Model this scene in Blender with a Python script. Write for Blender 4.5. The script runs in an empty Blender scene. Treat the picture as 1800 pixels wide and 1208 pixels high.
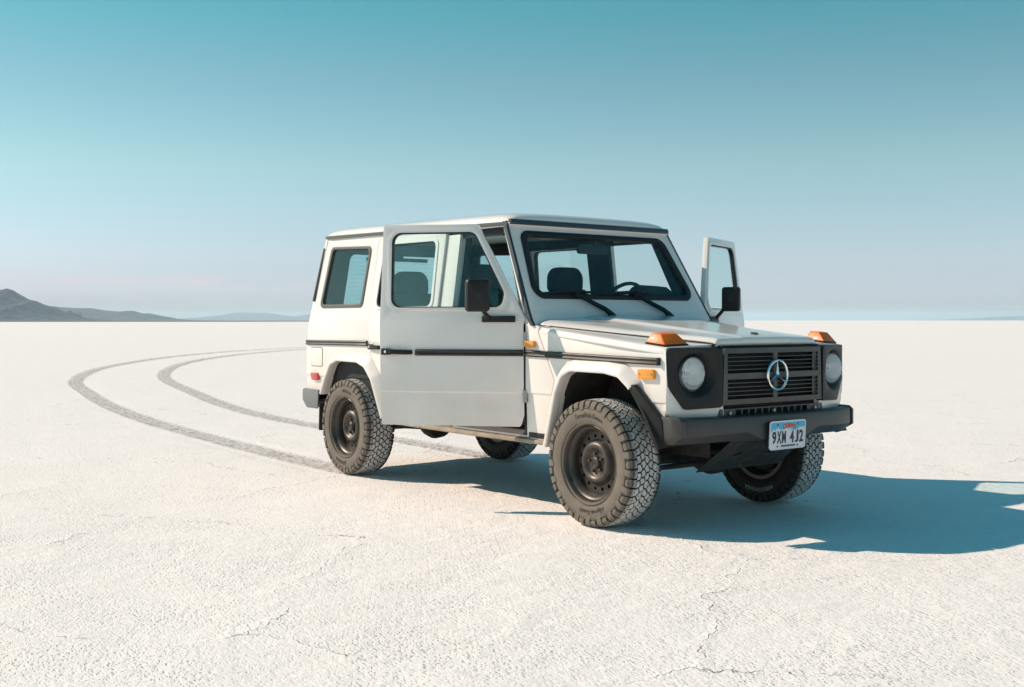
import bpy, bmesh, math, random
import numpy as np
from mathutils import Vector, Matrix
from mathutils.geometry import tessellate_polygon
random.seed(7); rng = np.random.default_rng(11)
SC = bpy.context.scene; COL = SC.collection
R = math.radians; PI = math.pi

# ------------------------------------------------------------------ materials
def new_mat(name):
    m = bpy.data.materials.new(name); m.use_nodes = True
    nt = m.node_tree; nt.nodes.clear()
    out = nt.nodes.new('ShaderNodeOutputMaterial')
    return m, nt, out
def N(nt, t, **kw):
    n = nt.nodes.new(t)
    for k, v in kw.items(): setattr(n, k, v)
    return n
def L(nt, a, b): nt.links.new(a, b)
def noise(nt, vec, scale, detail=4, rough=.55):
    n = N(nt, 'ShaderNodeTexNoise'); n.inputs['Scale'].default_value = scale
    n.inputs['Detail'].default_value = detail; n.inputs['Roughness'].default_value = rough
    if vec is not None: L(nt, vec, n.inputs['Vector'])
    return n
def maprange(nt, val, a, b, c, d):
    n = N(nt, 'ShaderNodeMapRange'); L(nt, val, n.inputs[0])
    for i, v in enumerate((a, b, c, d)): n.inputs[i+1].default_value = v
    return n.outputs[0]
def mixc(nt, fac, a, b):
    n = N(nt, 'ShaderNodeMix', data_type='RGBA')
    if hasattr(fac, 'links'): L(nt, fac, n.inputs[0])
    else: n.inputs[0].default_value = fac
    for s, i in ((a, 6), (b, 7)):
        if hasattr(s, 'links'): L(nt, s, n.inputs[i])
        else: n.inputs[i].default_value = (*s, 1)
    return n.outputs[2]
def math_(nt, op, a, b=None):
    n = N(nt, 'ShaderNodeMath', operation=op)
    for s, i in ((a, 0), (b, 1)):
        if s is None: continue
        if hasattr(s, 'links'): L(nt, s, n.inputs[i])
        else: n.inputs[i].default_value = s
    return n.outputs[0]
def principled(name, col, rough=.5, metal=0, var=.12, vscale=6, bump=0, bscale=200, coat=0, col2=None, spec=.5, rvar=.1):
    m, nt, out = new_mat(name)
    p = N(nt, 'ShaderNodeBsdfPrincipled')
    tc = N(nt, 'ShaderNodeTexCoord'); ob = tc.outputs['Object']
    n = noise(nt, ob, vscale, 6, .65)
    c2 = col2 if col2 else tuple(c*(1-var) for c in col)
    f = maprange(nt, n.outputs['Fac'], .35, .65, 0, 1)
    L(nt, mixc(nt, f, col, c2), p.inputs['Base Color'])
    L(nt, maprange(nt, n.outputs['Fac'], .3, .7, rough-rvar*.5, rough+rvar*.5), p.inputs['Roughness'])
    p.inputs['Metallic'].default_value = metal
    p.inputs['Coat Weight'].default_value = coat; p.inputs['Coat Roughness'].default_value = .08
    p.inputs['Specular IOR Level'].default_value = spec
    if bump:
        b = N(nt, 'ShaderNodeBump'); b.inputs['Strength'].default_value = bump; b.inputs['Distance'].default_value = .002
        L(nt, noise(nt, ob, bscale, 3).outputs['Fac'], b.inputs['Height']); L(nt, b.outputs[0], p.inputs['Normal'])
    L(nt, p.outputs[0], out.inputs[0])
    return m

def paint_mat():
    m, nt, out = new_mat('cream_paint')
    p = N(nt, 'ShaderNodeBsdfPrincipled')
    tc = N(nt, 'ShaderNodeTexCoord')
    g = N(nt, 'ShaderNodeNewGeometry')
    pos = g.outputs['Position']
    sx = N(nt, 'ShaderNodeSeparateXYZ'); L(nt, pos, sx.inputs[0])
    n1 = noise(nt, pos, 3.2, 6, .65); n2 = noise(nt, pos, 28, 5, .7)
    # road film: dried salt and dust that thickens towards the sills
    low = maprange(nt, sx.outputs['Z'], .42, 1.0, .85, .0)
    d = math_(nt, 'MULTIPLY', low, maprange(nt, n1.outputs['Fac'], .3, .7, .15, 1))
    d2 = math_(nt, 'MULTIPLY', maprange(nt, n2.outputs['Fac'], .55, .75, 0, .25), maprange(nt, n1.outputs['Fac'], .4, .7, 0, 1))
    dd = math_(nt, 'ADD', d, d2)
    c = mixc(nt, maprange(nt, n1.outputs['Fac'], .3, .7, 0, 1), (.81, .758, .712), (.785, .733, .688))
    c = mixc(nt, math_(nt, 'MULTIPLY', dd, .5), c, (.50, .42, .33))
    L(nt, c, p.inputs['Base Color'])
    L(nt, maprange(nt, dd, 0, 1, .30, .62), p.inputs['Roughness'])
    L(nt, maprange(nt, dd, 0, .9, .8, .1), p.inputs['Coat Weight']); p.inputs['Coat Roughness'].default_value = .12
    b = N(nt, 'ShaderNodeBump'); b.inputs['Strength'].default_value = .12; b.inputs['Distance'].default_value = .004
    L(nt, noise(nt, pos, 2.4, 2, .4).outputs['Fac'], b.inputs['Height']); L(nt, b.outputs[0], p.inputs['Normal'])
    L(nt, b.outputs[0], p.inputs['Coat Normal'])
    L(nt, p.outputs[0], out.inputs[0])
    return m

def glass_mat(name, tint, refl=1.0):
    m, nt, out = new_mat(name)
    t = N(nt, 'ShaderNodeBsdfTransparent'); t.inputs[0].default_value = (*tint, 1)
    g = N(nt, 'ShaderNodeBsdfGlossy'); g.inputs['Roughness'].default_value = .02; g.inputs[0].default_value = (.9, .97, .97, 1)
    lw = N(nt, 'ShaderNodeLayerWeight'); lw.inputs[0].default_value = .5     # Schlick, the same from both faces of the pane
    fr = math_(nt, 'ADD', math_(nt, 'MULTIPLY', math_(nt, 'POWER', lw.outputs['Facing'], 5.0), .55), .035)
    d = N(nt, 'ShaderNodeBsdfDiffuse'); d.inputs[0].default_value = (.45, .5, .48, 1)
    tc = N(nt, 'ShaderNodeTexCoord')
    film = maprange(nt, noise(nt, tc.outputs['Object'], 5, 6, .7).outputs['Fac'], .4, .75, .006, .022)
    m1 = N(nt, 'ShaderNodeMixShader'); L(nt, film, m1.inputs[0]); L(nt, t.outputs[0], m1.inputs[1]); L(nt, d.outputs[0], m1.inputs[2])
    m2 = N(nt, 'ShaderNodeMixShader'); L(nt, math_(nt, 'MULTIPLY', fr, refl), m2.inputs[0])
    L(nt, m1.outputs[0], m2.inputs[1]); L(nt, g.outputs[0], m2.inputs[2])
    L(nt, m2.outputs[0], out.inputs[0])
    return m

def tyre_mat():
    m, nt, out = new_mat('tyre_rubber')
    p = N(nt, 'ShaderNodeBsdfPrincipled')
    tc = N(nt, 'ShaderNodeTexCoord'); ob = tc.outputs['Object']
    s = N(nt, 'ShaderNodeSeparateXYZ'); L(nt, ob, s.inputs[0])
    r2 = math_(nt, 'ADD', math_(nt, 'POWER', s.outputs['X'], 2.0), math_(nt, 'POWER', s.outputs['Z'], 2.0))
    r = math_(nt, 'SQRT', r2)
    ay = math_(nt, 'ABSOLUTE', s.outputs['Y'])
    n = noise(nt, ob, 60, 5, .7); n2 = noise(nt, ob, 9, 5, .6)
    # worn, salt-dusted tops of the tread blocks
    n3 = noise(nt, ob, 22, 4, .7)
    top = math_(nt, 'MULTIPLY', maprange(nt, r, .3615, .3655, 0, 1), maprange(nt, n3.outputs['Fac'], .30, .48, .62, 1))
    outw = maprange(nt, s.outputs['Y'], -.05, .05, 1, .03)      # dust on the outer face; the inner face's shade is painted as dark colour
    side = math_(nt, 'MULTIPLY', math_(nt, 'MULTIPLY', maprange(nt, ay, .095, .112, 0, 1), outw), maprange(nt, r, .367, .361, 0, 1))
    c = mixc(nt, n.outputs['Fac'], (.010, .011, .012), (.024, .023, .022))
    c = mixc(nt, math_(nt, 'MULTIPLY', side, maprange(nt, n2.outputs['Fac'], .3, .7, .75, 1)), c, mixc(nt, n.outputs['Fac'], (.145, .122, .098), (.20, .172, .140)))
    c = mixc(nt, math_(nt, 'MULTIPLY', top, maprange(nt, n.outputs['Fac'], .32, .60, .5, 1.0)), c, (.62, .62, .60))
    L(nt, c, p.inputs['Base Color']); p.inputs['Roughness'].default_value = .82
    b = N(nt, 'ShaderNodeBump'); b.inputs['Strength'].default_value = .35; b.inputs['Distance'].default_value = .002
    L(nt, n.outputs['Fac'], b.inputs['Height']); L(nt, b.outputs[0], p.inputs['Normal'])
    L(nt, p.outputs[0], out.inputs[0])
    return m

def emit_mat(name, col, st=1):
    m, nt, out = new_mat(name)
    e = N(nt, 'ShaderNodeEmission'); e.inputs[0].default_value = (*col, 1); e.inputs[1].default_value = st
    L(nt, e.outputs[0], out.inputs[0]); return m

M = {}
M['paint'] = paint_mat()
M['black_trim'] = principled('black_plastic_trim', (.0085, .0095, .010), .5, var=.35, bump=.3, bscale=350, spec=.35, col2=(.016, .0158, .0152))
M['bumper'] = principled('bumper_plastic', (.034, .033, .032), .42, var=.3, vscale=4, bump=.4, bscale=420, col2=(.054, .050, .046))
M['grille'] = principled('grille_plastic', (.042, .040, .037), .42, var=.3, vscale=8, bump=.2, bscale=300, col2=(.072, .067, .062))
M['moulding'] = principled('moulding_rubber', (.035, .033, .03), .5, var=.2, vscale=10)
M['rubber'] = principled('window_rubber', (.013, .014, .015), .55)
M['grey_rubber'] = principled('grey_window_rubber', (.10, .098, .09), .6)
M['gutter'] = principled('dark_gutter', (.035, .042, .05), .35, coat=.3)
M['dark'] = principled('underbody_black', (.010, .0095, .009), .8, var=.5, vscale=9, col2=(.03, .026, .022))
M['arch'] = principled('wheel_well_dirt', (.014, .013, .012), .9, vscale=12, col2=(.045, .038, .03))
M['radiator'] = principled('radiator_black', (.003, .003, .003), .8)
M['chassis'] = principled('chassis_steel_dusty', (.018, .016, .014), .75, var=.5, vscale=14, col2=(.055, .046, .035))
M['sill'] = principled('dusty_sill', (.36, .30, .235), .7, vscale=9, col2=(.22, .18, .135))
M['step'] = principled('step_plate', (.09, .085, .078), .5, vscale=15, col2=(.05, .046, .042))
M['steel_wheel'] = principled('steel_wheel_paint', (.050, .043, .038), .42, metal=.35, var=.2, vscale=18, col2=(.085, .070, .057))
M['chrome'] = principled('chrome', (.90, .90, .91), .16, metal=1, var=.05)
M['steel'] = principled('dull_steel', (.38, .37, .35), .4, metal=.8)
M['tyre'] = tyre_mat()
M['glass'] = glass_mat('tinted_window_glass', (.895, .962, .953))
M['screen_glass'] = glass_mat('windscreen_glass', (.90, .97, .965), .9)
M['quarter_glass'] = glass_mat('dark_quarter_glass', (.74, .89, .90), 1.0)
M['seat'] = principled('seat_fabric', (.028, .034, .036), .85, var=.3, bump=.4, bscale=500)
M['cabin'] = principled('cabin_trim', (.02, .024, .025), .7, var=.3)
M['liner'] = principled('headliner_vinyl', (.42, .40, .34), .8)
M['mirror_face'] = principled('mirror_glass', (.8, .83, .85), .03, metal=1, var=.0)
M['red_lens'] = principled('red_lens', (.55, .03, .03), .2, coat=.8)
M['orange_lens'] = principled('orange_lens', (.92, .19, .010), .42, coat=.1, vscale=40, spec=.3, col2=(.82, .135, .007))
M['amber_lens'] = principled('amber_lens', (.86, .33, .008), .22, coat=.8, vscale=30, col2=(.72, .24, .006))
M['plate_white'] = principled('plate_white', (.74, .74, .78), .35, var=.04)
M['plate_ink'] = principled('plate_ink', (.012, .016, .035), .4)
M['plate_orange'] = principled('plate_orange_ink', (.72, .11, .025), .4)

def plate_mat():
    m, nt, out = new_mat('plate_face_paint')
    p = N(nt, 'ShaderNodeBsdfPrincipled'); p.inputs['Roughness'].default_value = .35
    tc = N(nt, 'ShaderNodeTexCoord'); s = N(nt, 'ShaderNodeSeparateXYZ'); L(nt, tc.outputs['Object'], s.inputs[0])
    n = noise(nt, tc.outputs['Object'], 22, 4, .6)
    h = math_(nt, 'ADD', s.outputs['Z'], maprange(nt, n.outputs['Fac'], .3, .7, -.016, .016))
    f = maprange(nt, h, .026, .042, 0, 1)
    L(nt, mixc(nt, f, (.74, .74, .78), (.05, .42, .68)), p.inputs['Base Color']); L(nt, p.outputs[0], out.inputs[0])
    return m
M['plate_face'] = plate_mat()

M['lens'] = glass_mat('headlight_glass', (.93, .95, .95), 1.0)
M['fluting'] = principled('lamp_fluting', (.86, .87, .87), .3)
M['reflector'] = principled('lamp_reflector', (.93, .94, .94), .34, metal=.6, var=.06, vscale=30)

# ------------------------------------------------------------------ mesh helpers
def finish(bm, name, mat, parent=None, bevel=0, seg=2, ang=32, smooth=38, loc=None):
    bmesh.ops.remove_doubles(bm, verts=bm.verts, dist=1e-5)
    bmesh.ops.recalc_face_normals(bm, faces=bm.faces)
    if bevel:
        es = [e for e in bm.edges if len(e.link_faces) == 2 and e.calc_face_angle(0) > R(ang)]
        if es:
            bmesh.ops.bevel(bm, geom=es, offset=bevel, segments=seg, profile=.6, affect='EDGES', clamp_overlap=True)
    me = bpy.data.meshes.new(name)
    if loc is not None: bmesh.ops.translate(bm, verts=bm.verts, vec=-Vector(loc))
    bm.to_mesh(me); bm.free()
    for p in me.polygons: p.use_smooth = True
    me.set_sharp_from_angle(angle=R(smooth))
    mats = mat if isinstance(mat, (list, tuple)) else [mat]
    for mm in mats: me.materials.append(mm)
    o = bpy.data.objects.new(name, me); COL.objects.link(o)
    if loc is not None: o.location = loc
    if parent: o.parent = parent
    return o
def B(): return bmesh.new()
def fillet(pts, r, n=5):
    out = []; k = len(pts)
    rs = r if isinstance(r, (list, tuple)) else [r]*k
    for i in range(k):
        p0, p, p1 = Vector(pts[i-1]), Vector(pts[i]), Vector(pts[(i+1) % k]); rr = rs[i]
        a = (p0-p); b = (p1-p)
        if rr <= 0: out.append(tuple(p)); continue
        la, lb = a.length, b.length; a.normalize(); b.normalize()
        an = a.angle(b)
        if an > 3.1: out.append(tuple(p)); continue
        d = min(rr/math.tan(an/2), la*.48, lb*.48); rr2 = d*math.tan(an/2)
        bis = (a+b).normalized(); c = p+bis*(rr2/math.sin(an/2))
        t0 = p+a*d-c; t1 = p+b*d-c
        a0 = math.atan2(t0.y, t0.x); a1 = math.atan2(t1.y, t1.x); da = (a1-a0+PI) % (2*PI)-PI
        for j in range(n+1):
            q = a0+da*j/n; out.append((c.x+rr2*math.cos(q), c.y+rr2*math.sin(q)))
    return out
def circle(cx, cy, r, n=32, ry=None):
    return [(cx+r*math.cos(2*PI*i/n), cy+(ry or r)*math.sin(2*PI*i/n)) for i in range(n)]
def panel(bm, outer, holes=(), thick=.02, fn=None, cuts=(), d0=0.0):
    """flat polygon with holes, given a thickness and then mapped by fn(u,v,depth)"""
    loops = [outer]+list(holes)
    flat = [p for l in loops for p in l]
    tris = tessellate_polygon([[Vector((p[0], p[1], 0)) for p in l] for l in loops])
    t = B()
    v0 = [t.verts.new((p[0], p[1], d0)) for p in flat]; v1 = [t.verts.new((p[0], p[1], d0+thick)) for p in flat]
    for a in tris:
        if len(set(a)) < 3: continue
        try: t.faces.new([v0[i] for i in a]); t.faces.new([v1[i] for i in reversed(a)])
        except ValueError: pass
    k = 0
    for l in loops:
        n = len(l)
        for i in range(n):
            a, b = k+i, k+(i+1) % n
            try: t.faces.new((v0[a], v0[b], v1[b], v1[a]))
            except ValueError: pass
        k += n
    bmesh.ops.recalc_face_normals(t, faces=t.faces)
    bmesh.ops.dissolve_limit(t, angle_limit=.01, verts=t.verts, edges=t.edges)
    for c in cuts:
        bmesh.ops.bisect_plane(t, geom=t.verts[:]+t.edges[:]+t.faces[:], plane_co=(0, c, 0), plane_no=(0, 1, 0))
    if fn:
        for v in t.verts: v.co = Vector(fn(v.co.x, v.co.y, v.co.z))
    join(bm, t)
def join(bm, t, mi=None):
    mp = {v: bm.verts.new(v.co) for v in t.verts}
    for f in t.faces:
        try:
            g = bm.faces.new([mp[v] for v in f.verts]); g.material_index = f.material_index if mi is None else mi
        except ValueError: pass
    t.free()
def box(bm, x0, x1, y0, y1, z0, z1, mat=None):
    vs = [bm.verts.new(p) for p in ((x0, y0, z0), (x1, y0, z0), (x1, y1, z0), (x0, y1, z0), (x0, y0, z1), (x1, y0, z1), (x1, y1, z1), (x0, y1, z1))]
    if mat is not None:
        for v in vs: v.co = mat @ v.co
    for f in ((0, 3, 2, 1), (4, 5, 6, 7), (0, 1, 5, 4), (1, 2, 6, 5), (2, 3, 7, 6), (3, 0, 4, 7)): bm.faces.new([vs[i] for i in f])
def loft(bm, rings, close=True, cap=True):
    vs = [[bm.verts.new(p) for p in r] for r in rings]
    n = len(vs[0])
    for a, b in zip(vs, vs[1:]):
        for i in range(n if close else n-1):
            j = (i+1) % n
            try: bm.faces.new((a[i], a[j], b[j], b[i]))
            except ValueError: pass
    if cap and close:
        for r in (vs[0], vs[-1]):
            try: bm.faces.new(r)
            except ValueError: pass
    return vs
def tube(bm, pts, r, n=10, cap=True):
    pts = [Vector(p) for p in pts]; rings = []
    rr = r if isinstance(r, (list, tuple)) else [r]*len(pts)
    up = Vector((0, 0, 1))
    for i, p in enumerate(pts):
        d = (pts[min(i+1, len(pts)-1)]-pts[max(i-1, 0)]).normalized()
        a = d.cross(up if abs(d.z) < .95 else Vector((1, 0, 0))).normalized(); b = d.cross(a)
        rings.append([p+a*rr[i]*math.cos(2*PI*k/n)+b*rr[i]*math.sin(2*PI*k/n) for k in range(n)])
    loft(bm, rings, True, cap)
def lathe(bm, prof, n=64, axis='Y', c=(0, 0, 0), closed=False):
    """prof: (radius, offset along axis)"""
    rings = []
    for i in range(n):
        a = 2*PI*i/n; ring = []
        for r, o in prof:
            u, v = r*math.cos(a), r*math.sin(a)
            p = {'Y': (u, o, v), 'X': (o, u, v), 'Z': (u, v, o)}[axis]
            ring.append((p[0]+c[0], p[1]+c[1], p[2]+c[2]))
        rings.append(ring)
    rings.append(rings[0])
    loft(bm, rings, closed, False)
    bmesh.ops.remove_doubles(bm, verts=bm.verts, dist=1e-6)
def prism(bm, poly, f0, f1):
    """poly of (a,b); f0/f1 map (a,b)->xyz for the two ends"""
    loft(bm, [[f0(*p) for p in poly], [f1(*p) for p in poly]])
def text_mesh(s, size, extrude, sx=1.0, bold=0):
    cu = bpy.data.curves.new('lettering', 'FONT'); cu.body = s; cu.size = size; cu.extrude = extrude; cu.align_x = 'CENTER'; cu.align_y = 'CENTER'
    cu.offset = bold; cu.resolution_u = 3
    o = bpy.data.objects.new('lettering', cu); COL.objects.link(o)
    bpy.context.view_layer.update()
    me = bpy.data.meshes.new_from_object(o)
    bpy.data.objects.remove(o); bpy.data.curves.remove(cu)
    t = B(); t.from_mesh(me); bpy.data.meshes.remove(me)
    for v in t.verts: v.co.x *= sx
    return t
def noise2(x, y, seed=0):
    """value noise on a lattice, numpy"""
    xi = np.floor(x).astype(np.int64); yi = np.floor(y).astype(np.int64); fx = x-xi; fy = y-yi
    fx = fx*fx*fx*(fx*(fx*6-15)+10); fy = fy*fy*fy*(fy*(fy*6-15)+10)
    def h(a, b):
        k = (a*374761393+b*668265263+seed*974634777) & 0xffffffff
        k = ((k ^ (k >> 13))*1274126177) & 0xffffffff
        return ((k ^ (k >> 16)) & 0xffff)/65535.0
    return (h(xi, yi)*(1-fx)+h(xi+1, yi)*fx)*(1-fy)+(h(xi, yi+1)*(1-fx)+h(xi+1, yi+1)*fx)*fy*1.0
def mesh_np(name, verts, faces, mat, parent=None, smooth=True):
    me = bpy.data.meshes.new(name)
    me.vertices.add(len(verts)); me.vertices.foreach_set('co', np.asarray(verts, np.float32).ravel())
    k = faces.shape[1]
    me.loops.add(faces.size); me.loops.foreach_set('vertex_index', faces.astype(np.int32).ravel())
    me.polygons.add(len(faces)); me.polygons.foreach_set('loop_start', np.arange(0, faces.size, k, dtype=np.int32))
    me.polygons.foreach_set('loop_total', np.full(len(faces), k, np.int32))
    me.polygons.foreach_set('use_smooth', np.full(len(faces), smooth, bool))
    me.update(calc_edges=True); me.validate()
    me.materials.append(mat)
    o = bpy.data.objects.new(name, me); COL.objects.link(o)
    if parent: o.parent = parent
    return o
def grid_faces(nr, nc):
    i = np.arange(nr*nc).reshape(nr, nc)
    return np.stack([i[:-1, :-1].ravel(), i[:-1, 1:].ravel(), i[1:, 1:].ravel(), i[1:, :-1].ravel()], 1)

# ------------------------------------------------------------------ camera
CAM = Vector((4.91091612, -5.13829301, 1.18935808)); YAW = 2.48981232; PITCH = -.0202817682
cd = bpy.data.cameras.new('camera'); cam = bpy.data.objects.new('camera', cd); COL.objects.link(cam)
cd.sensor_width = 36; cd.lens = 2002.24/1800*36; cd.clip_end = 120000; cd.clip_start = .1
fwd = Vector((math.cos(YAW)*math.cos(PITCH), math.sin(YAW)*math.cos(PITCH), math.sin(PITCH)))
cam.location = CAM; cam.rotation_euler = fwd.to_track_quat('-Z', 'Y').to_euler()
SC.camera = cam
FH = Vector((math.cos(YAW), math.sin(YAW), 0)); RH = Vector((math.sin(YAW), -math.cos(YAW), 0))

# ------------------------------------------------------------------ sun, sky
SX, SY = 1.07, .85                      # ground shadow of one metre of height
SUN_EL = math.atan2(1, math.hypot(SX, SY))
sund = Vector((SX, SY, -1)).normalized()
sl = bpy.data.lights.new('sun', 'SUN'); sl.energy = 3.78; sl.angle = R(.53); sl.color = (1.0, .805, .655)
so = bpy.data.objects.new('sun', sl); COL.objects.link(so); so.rotation_euler = sund.to_track_quat('-Z', 'Y').to_euler(); so.location = (-30, -20, 30)
w = bpy.data.worlds.new('World'); SC.world = w; w.use_nodes = True
nt = w.node_tree; nt.nodes.clear()
wo = N(nt, 'ShaderNodeOutputWorld'); bg = N(nt, 'ShaderNodeBackground'); bg.inputs[1].default_value = .1
sky = N(nt, 'ShaderNodeTexSky', sky_type='NISHITA'); sky.sun_disc = False; sky.sun_elevation = SUN_EL
sd = -sund; sky.sun_rotation = math.atan2(sd.x, sd.y)
sky.air_density = 1.0; sky.dust_density = 1.0; sky.ozone_density = 1.0; sky.altitude = 1200
tcw = N(nt, 'ShaderNodeTexCoord'); sw = N(nt, 'ShaderNodeSeparateXYZ'); L(nt, tcw.outputs['Generated'], sw.inputs[0])
el = math_(nt, 'ARCSINE', sw.outputs['Z'])
ramp = N(nt, 'ShaderNodeValToRGB'); L(nt, maprange(nt, el, 0, PI/2, 0, 1), ramp.inputs[0])
#RAMP
RAMP = [(0.0, (.42, .33, .38)), (.0033, (.44, .345, .42)), (.0133, (.645, .635, .87)), (.0356, (.765, .755, .85)), (.0833, (.78, .915, .765)), (.129, (.60, .865, .715)), (.169, (.34, .885, .70)), (.28, (.20, .88, .72)), (.5, (.14, .86, .78)), (1.0, (.12, .90, .86))]
while len(ramp.color_ramp.elements) < len(RAMP): ramp.color_ramp.elements.new(.5)
for e, (p, c) in zip(ramp.color_ramp.elements, RAMP): e.position = p; e.color = (*c, 1)
vm = N(nt, 'ShaderNodeMix', data_type='RGBA', blend_type='MULTIPLY'); vm.inputs[0].default_value = 1
L(nt, sky.outputs[0], vm.inputs[6]); L(nt, ramp.outputs[0], vm.inputs[7])
vs_ = N(nt, 'ShaderNodeVectorMath', operation='SCALE'); L(nt, vm.outputs[2], vs_.inputs[0]); vs_.inputs['Scale'].default_value = 1.0
# thin low clouds, as a feature of the sky itself
cmap = N(nt, 'ShaderNodeCombineXYZ')
az = math_(nt, 'ARCTAN2', sw.outputs['Y'], sw.outputs['X'])
L(nt, math_(nt, 'MULTIPLY', az, 26), cmap.inputs[0]); L(nt, math_(nt, 'MULTIPLY', el, 120), cmap.inputs[1])
cn = noise(nt, cmap.outputs[0], .9, 6, .62)
band = math_(nt, 'MULTIPLY', maprange(nt, el, .023, .030, 0, 1), maprange(nt, el, .033, .040, 1, 0))
cf = math_(nt, 'MULTIPLY', math_(nt, 'MULTIPLY', maprange(nt, cn.outputs['Fac'], .44, .60, 0, 1), band), maprange(nt, az, 2.50, 2.62, .0, 1))
skyc = mixc(nt, math_(nt, 'MULTIPLY', cf, .75), vs_.outputs[0], (5.6, 4.95, 5.2))
L(nt, skyc, bg.inputs[0]); L(nt, bg.outputs[0], wo.inputs[0])
SC.view_settings.view_transform = 'Standard'; SC.view_settings.look = 'None'; SC.view_settings.exposure = .5; SC.view_settings.gamma = 1
SC.cycles.max_bounces = 10; SC.cycles.transparent_max_bounces = 24; SC.cycles.volume_bounces = 1
SC.cycles.use_denoising = True; SC.cycles.denoising_prefilter = 'ACCURATE'; SC.cycles.denoising_input_passes = 'RGB_ALBEDO_NORMAL'; SC.cycles.sample_clamp_indirect = 6; SC.cycles.caustics_reflective = False

# ------------------------------------------------------------------ ground
def smooth_line(pts, step):
    """Catmull-Rom through points, resampled"""
    P = [np.array(p, float) for p in pts]; P = [2*P[0]-P[1]]+P+[2*P[-1]-P[-2]]; out = []
    for i in range(1, len(P)-2):
        t = np.linspace(0, 1, 60, endpoint=False)[:, None]
        a, b, c, d = P[i-1], P[i], P[i+1], P[i+2]
        out.append(.5*((2*b)+(-a+c)*t+(2*a-5*b+4*c-d)*t**2+(-a+3*b-3*c+d)*t**3))
    o = np.concatenate(out); s = np.r_[0, np.cumsum(np.hypot(*np.diff(o, axis=0).T))]
    q = np.arange(0, s[-1], step)
    return np.stack([np.interp(q, s, o[:, 0]), np.interp(q, s, o[:, 1])], 1)
OUTER = [(-2.95, -.727), (-3.4, -.724), (-4.2, -.70), (-5.5, -.64), (-7.0, -.53), (-8.6, -.38), (-10.9, -.03), (-13.8, .56), (-18.0, 1.58), (-22.8, 3.45), (-27.3, 5.9), (-31.6, 8.8), (-36.3, 12.9), (-40.0, 17.6), (-43.5, 23.0)]
INNER = [(-2.95, .727), (-3.4, .745), (-4.8, .82), (-6.7, .88), (-8.1, .98), (-9.95, 1.27), (-13.0, 2.0), (-18.2, 3.42), (-23.3, 5.55), (-28.0, 8.2), (-32.2, 11.3), (-36.0, 14.9), (-38.8, 18.2), (-42.3, 23.6)]
lines = [smooth_line(OUTER, .018), smooth_line(INNER, .018)]
def axis_coords(a, b, fine, growth, far):
    mid = np.arange(a, b, fine); up = [mid[-1]]; s = fine
    while up[-1] < far: s *= growth; up.append(up[-1]+s)
    dn = [mid[0]]; s = fine
    while dn[-1] > -far: s *= growth; dn.append(dn[-1]-s)
    return np.r_[dn[:0:-1], mid, up[1:]]
gx = axis_coords(-1.6, 4.0, .02, 1.035, 60000); gy = axis_coords(-4.4, 1.4, .02, 1.035, 60000)
GX, GY = np.meshgrid(gx, gy, indexing='ij')
cell = np.maximum(np.gradient(gx)[:, None], np.gradient(gy)[None, :])
def fade(wl): return np.clip(wl/cell/2.2-.6, 0, 1)
wx = GX+.25*noise2(GX*2.3, GY*2.3, 5); wy = GY+.25*noise2(GX*2.3, GY*2.3, 6)
g1 = noise2(wx/.055, wy/.075, 1); g2 = noise2(wx/.13, wy/.17, 2); g3 = noise2(GX/.5, GY/.5, 3); g4 = noise2(GX/1.9, GY/1.9, 4); g5 = noise2(GX/9., GY/9., 8)
rough = np.clip(noise2(GX/1.3, GY/1.3, 9)*1.6-.25, .15, 1)          # smoother and rougher patches of crust
GZ = -.0035+(.0052*(g1**1.5-.4)*fade(.055)+.0042*(g2-.5)*fade(.13))*(.35+.65*rough)+.010*(g3-.5)*fade(.5)+.016*(g4-.5)*fade(1.9)+.03*(g5-.5)*fade(9)*np.clip(np.hypot(GX, GY)/25-.3, 0, 1)
# flat where the wheels stand and where the tracks lie
for (cx, cy) in ((0, -.727), (0, .727), (-2.85, -.727), (-2.85, .727)):
    m = np.clip(1.6-np.maximum(np.abs(GX-cx)/.17, np.abs(GY-cy)/.15), 0, 1); GZ = GZ*(1-m)+.001*m
for ln in lines:
    near = ln[(ln[:, 0] > -46)]
    for i0 in range(0, len(near), 40):
        seg = near[i0:i0+42:6]; x0, x1 = seg[:, 0].min()-.5, seg[:, 0].max()+.5; y0, y1 = seg[:, 1].min()-.5, seg[:, 1].max()+.5
        a, b = np.searchsorted(gx, [x0, x1]); c, d = np.searchsorted(gy, [y0, y1])
        if a >= b or c >= d: continue
        dd = np.min(np.hypot(GX[a:b, c:d, None]-seg[:, 0], GY[a:b, c:d, None]-seg[:, 1]), axis=2)
        m = np.clip((.30-dd)/.1, 0, 1); GZ[a:b, c:d] = GZ[a:b, c:d]*(1-m)+(-.006)*m

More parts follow.
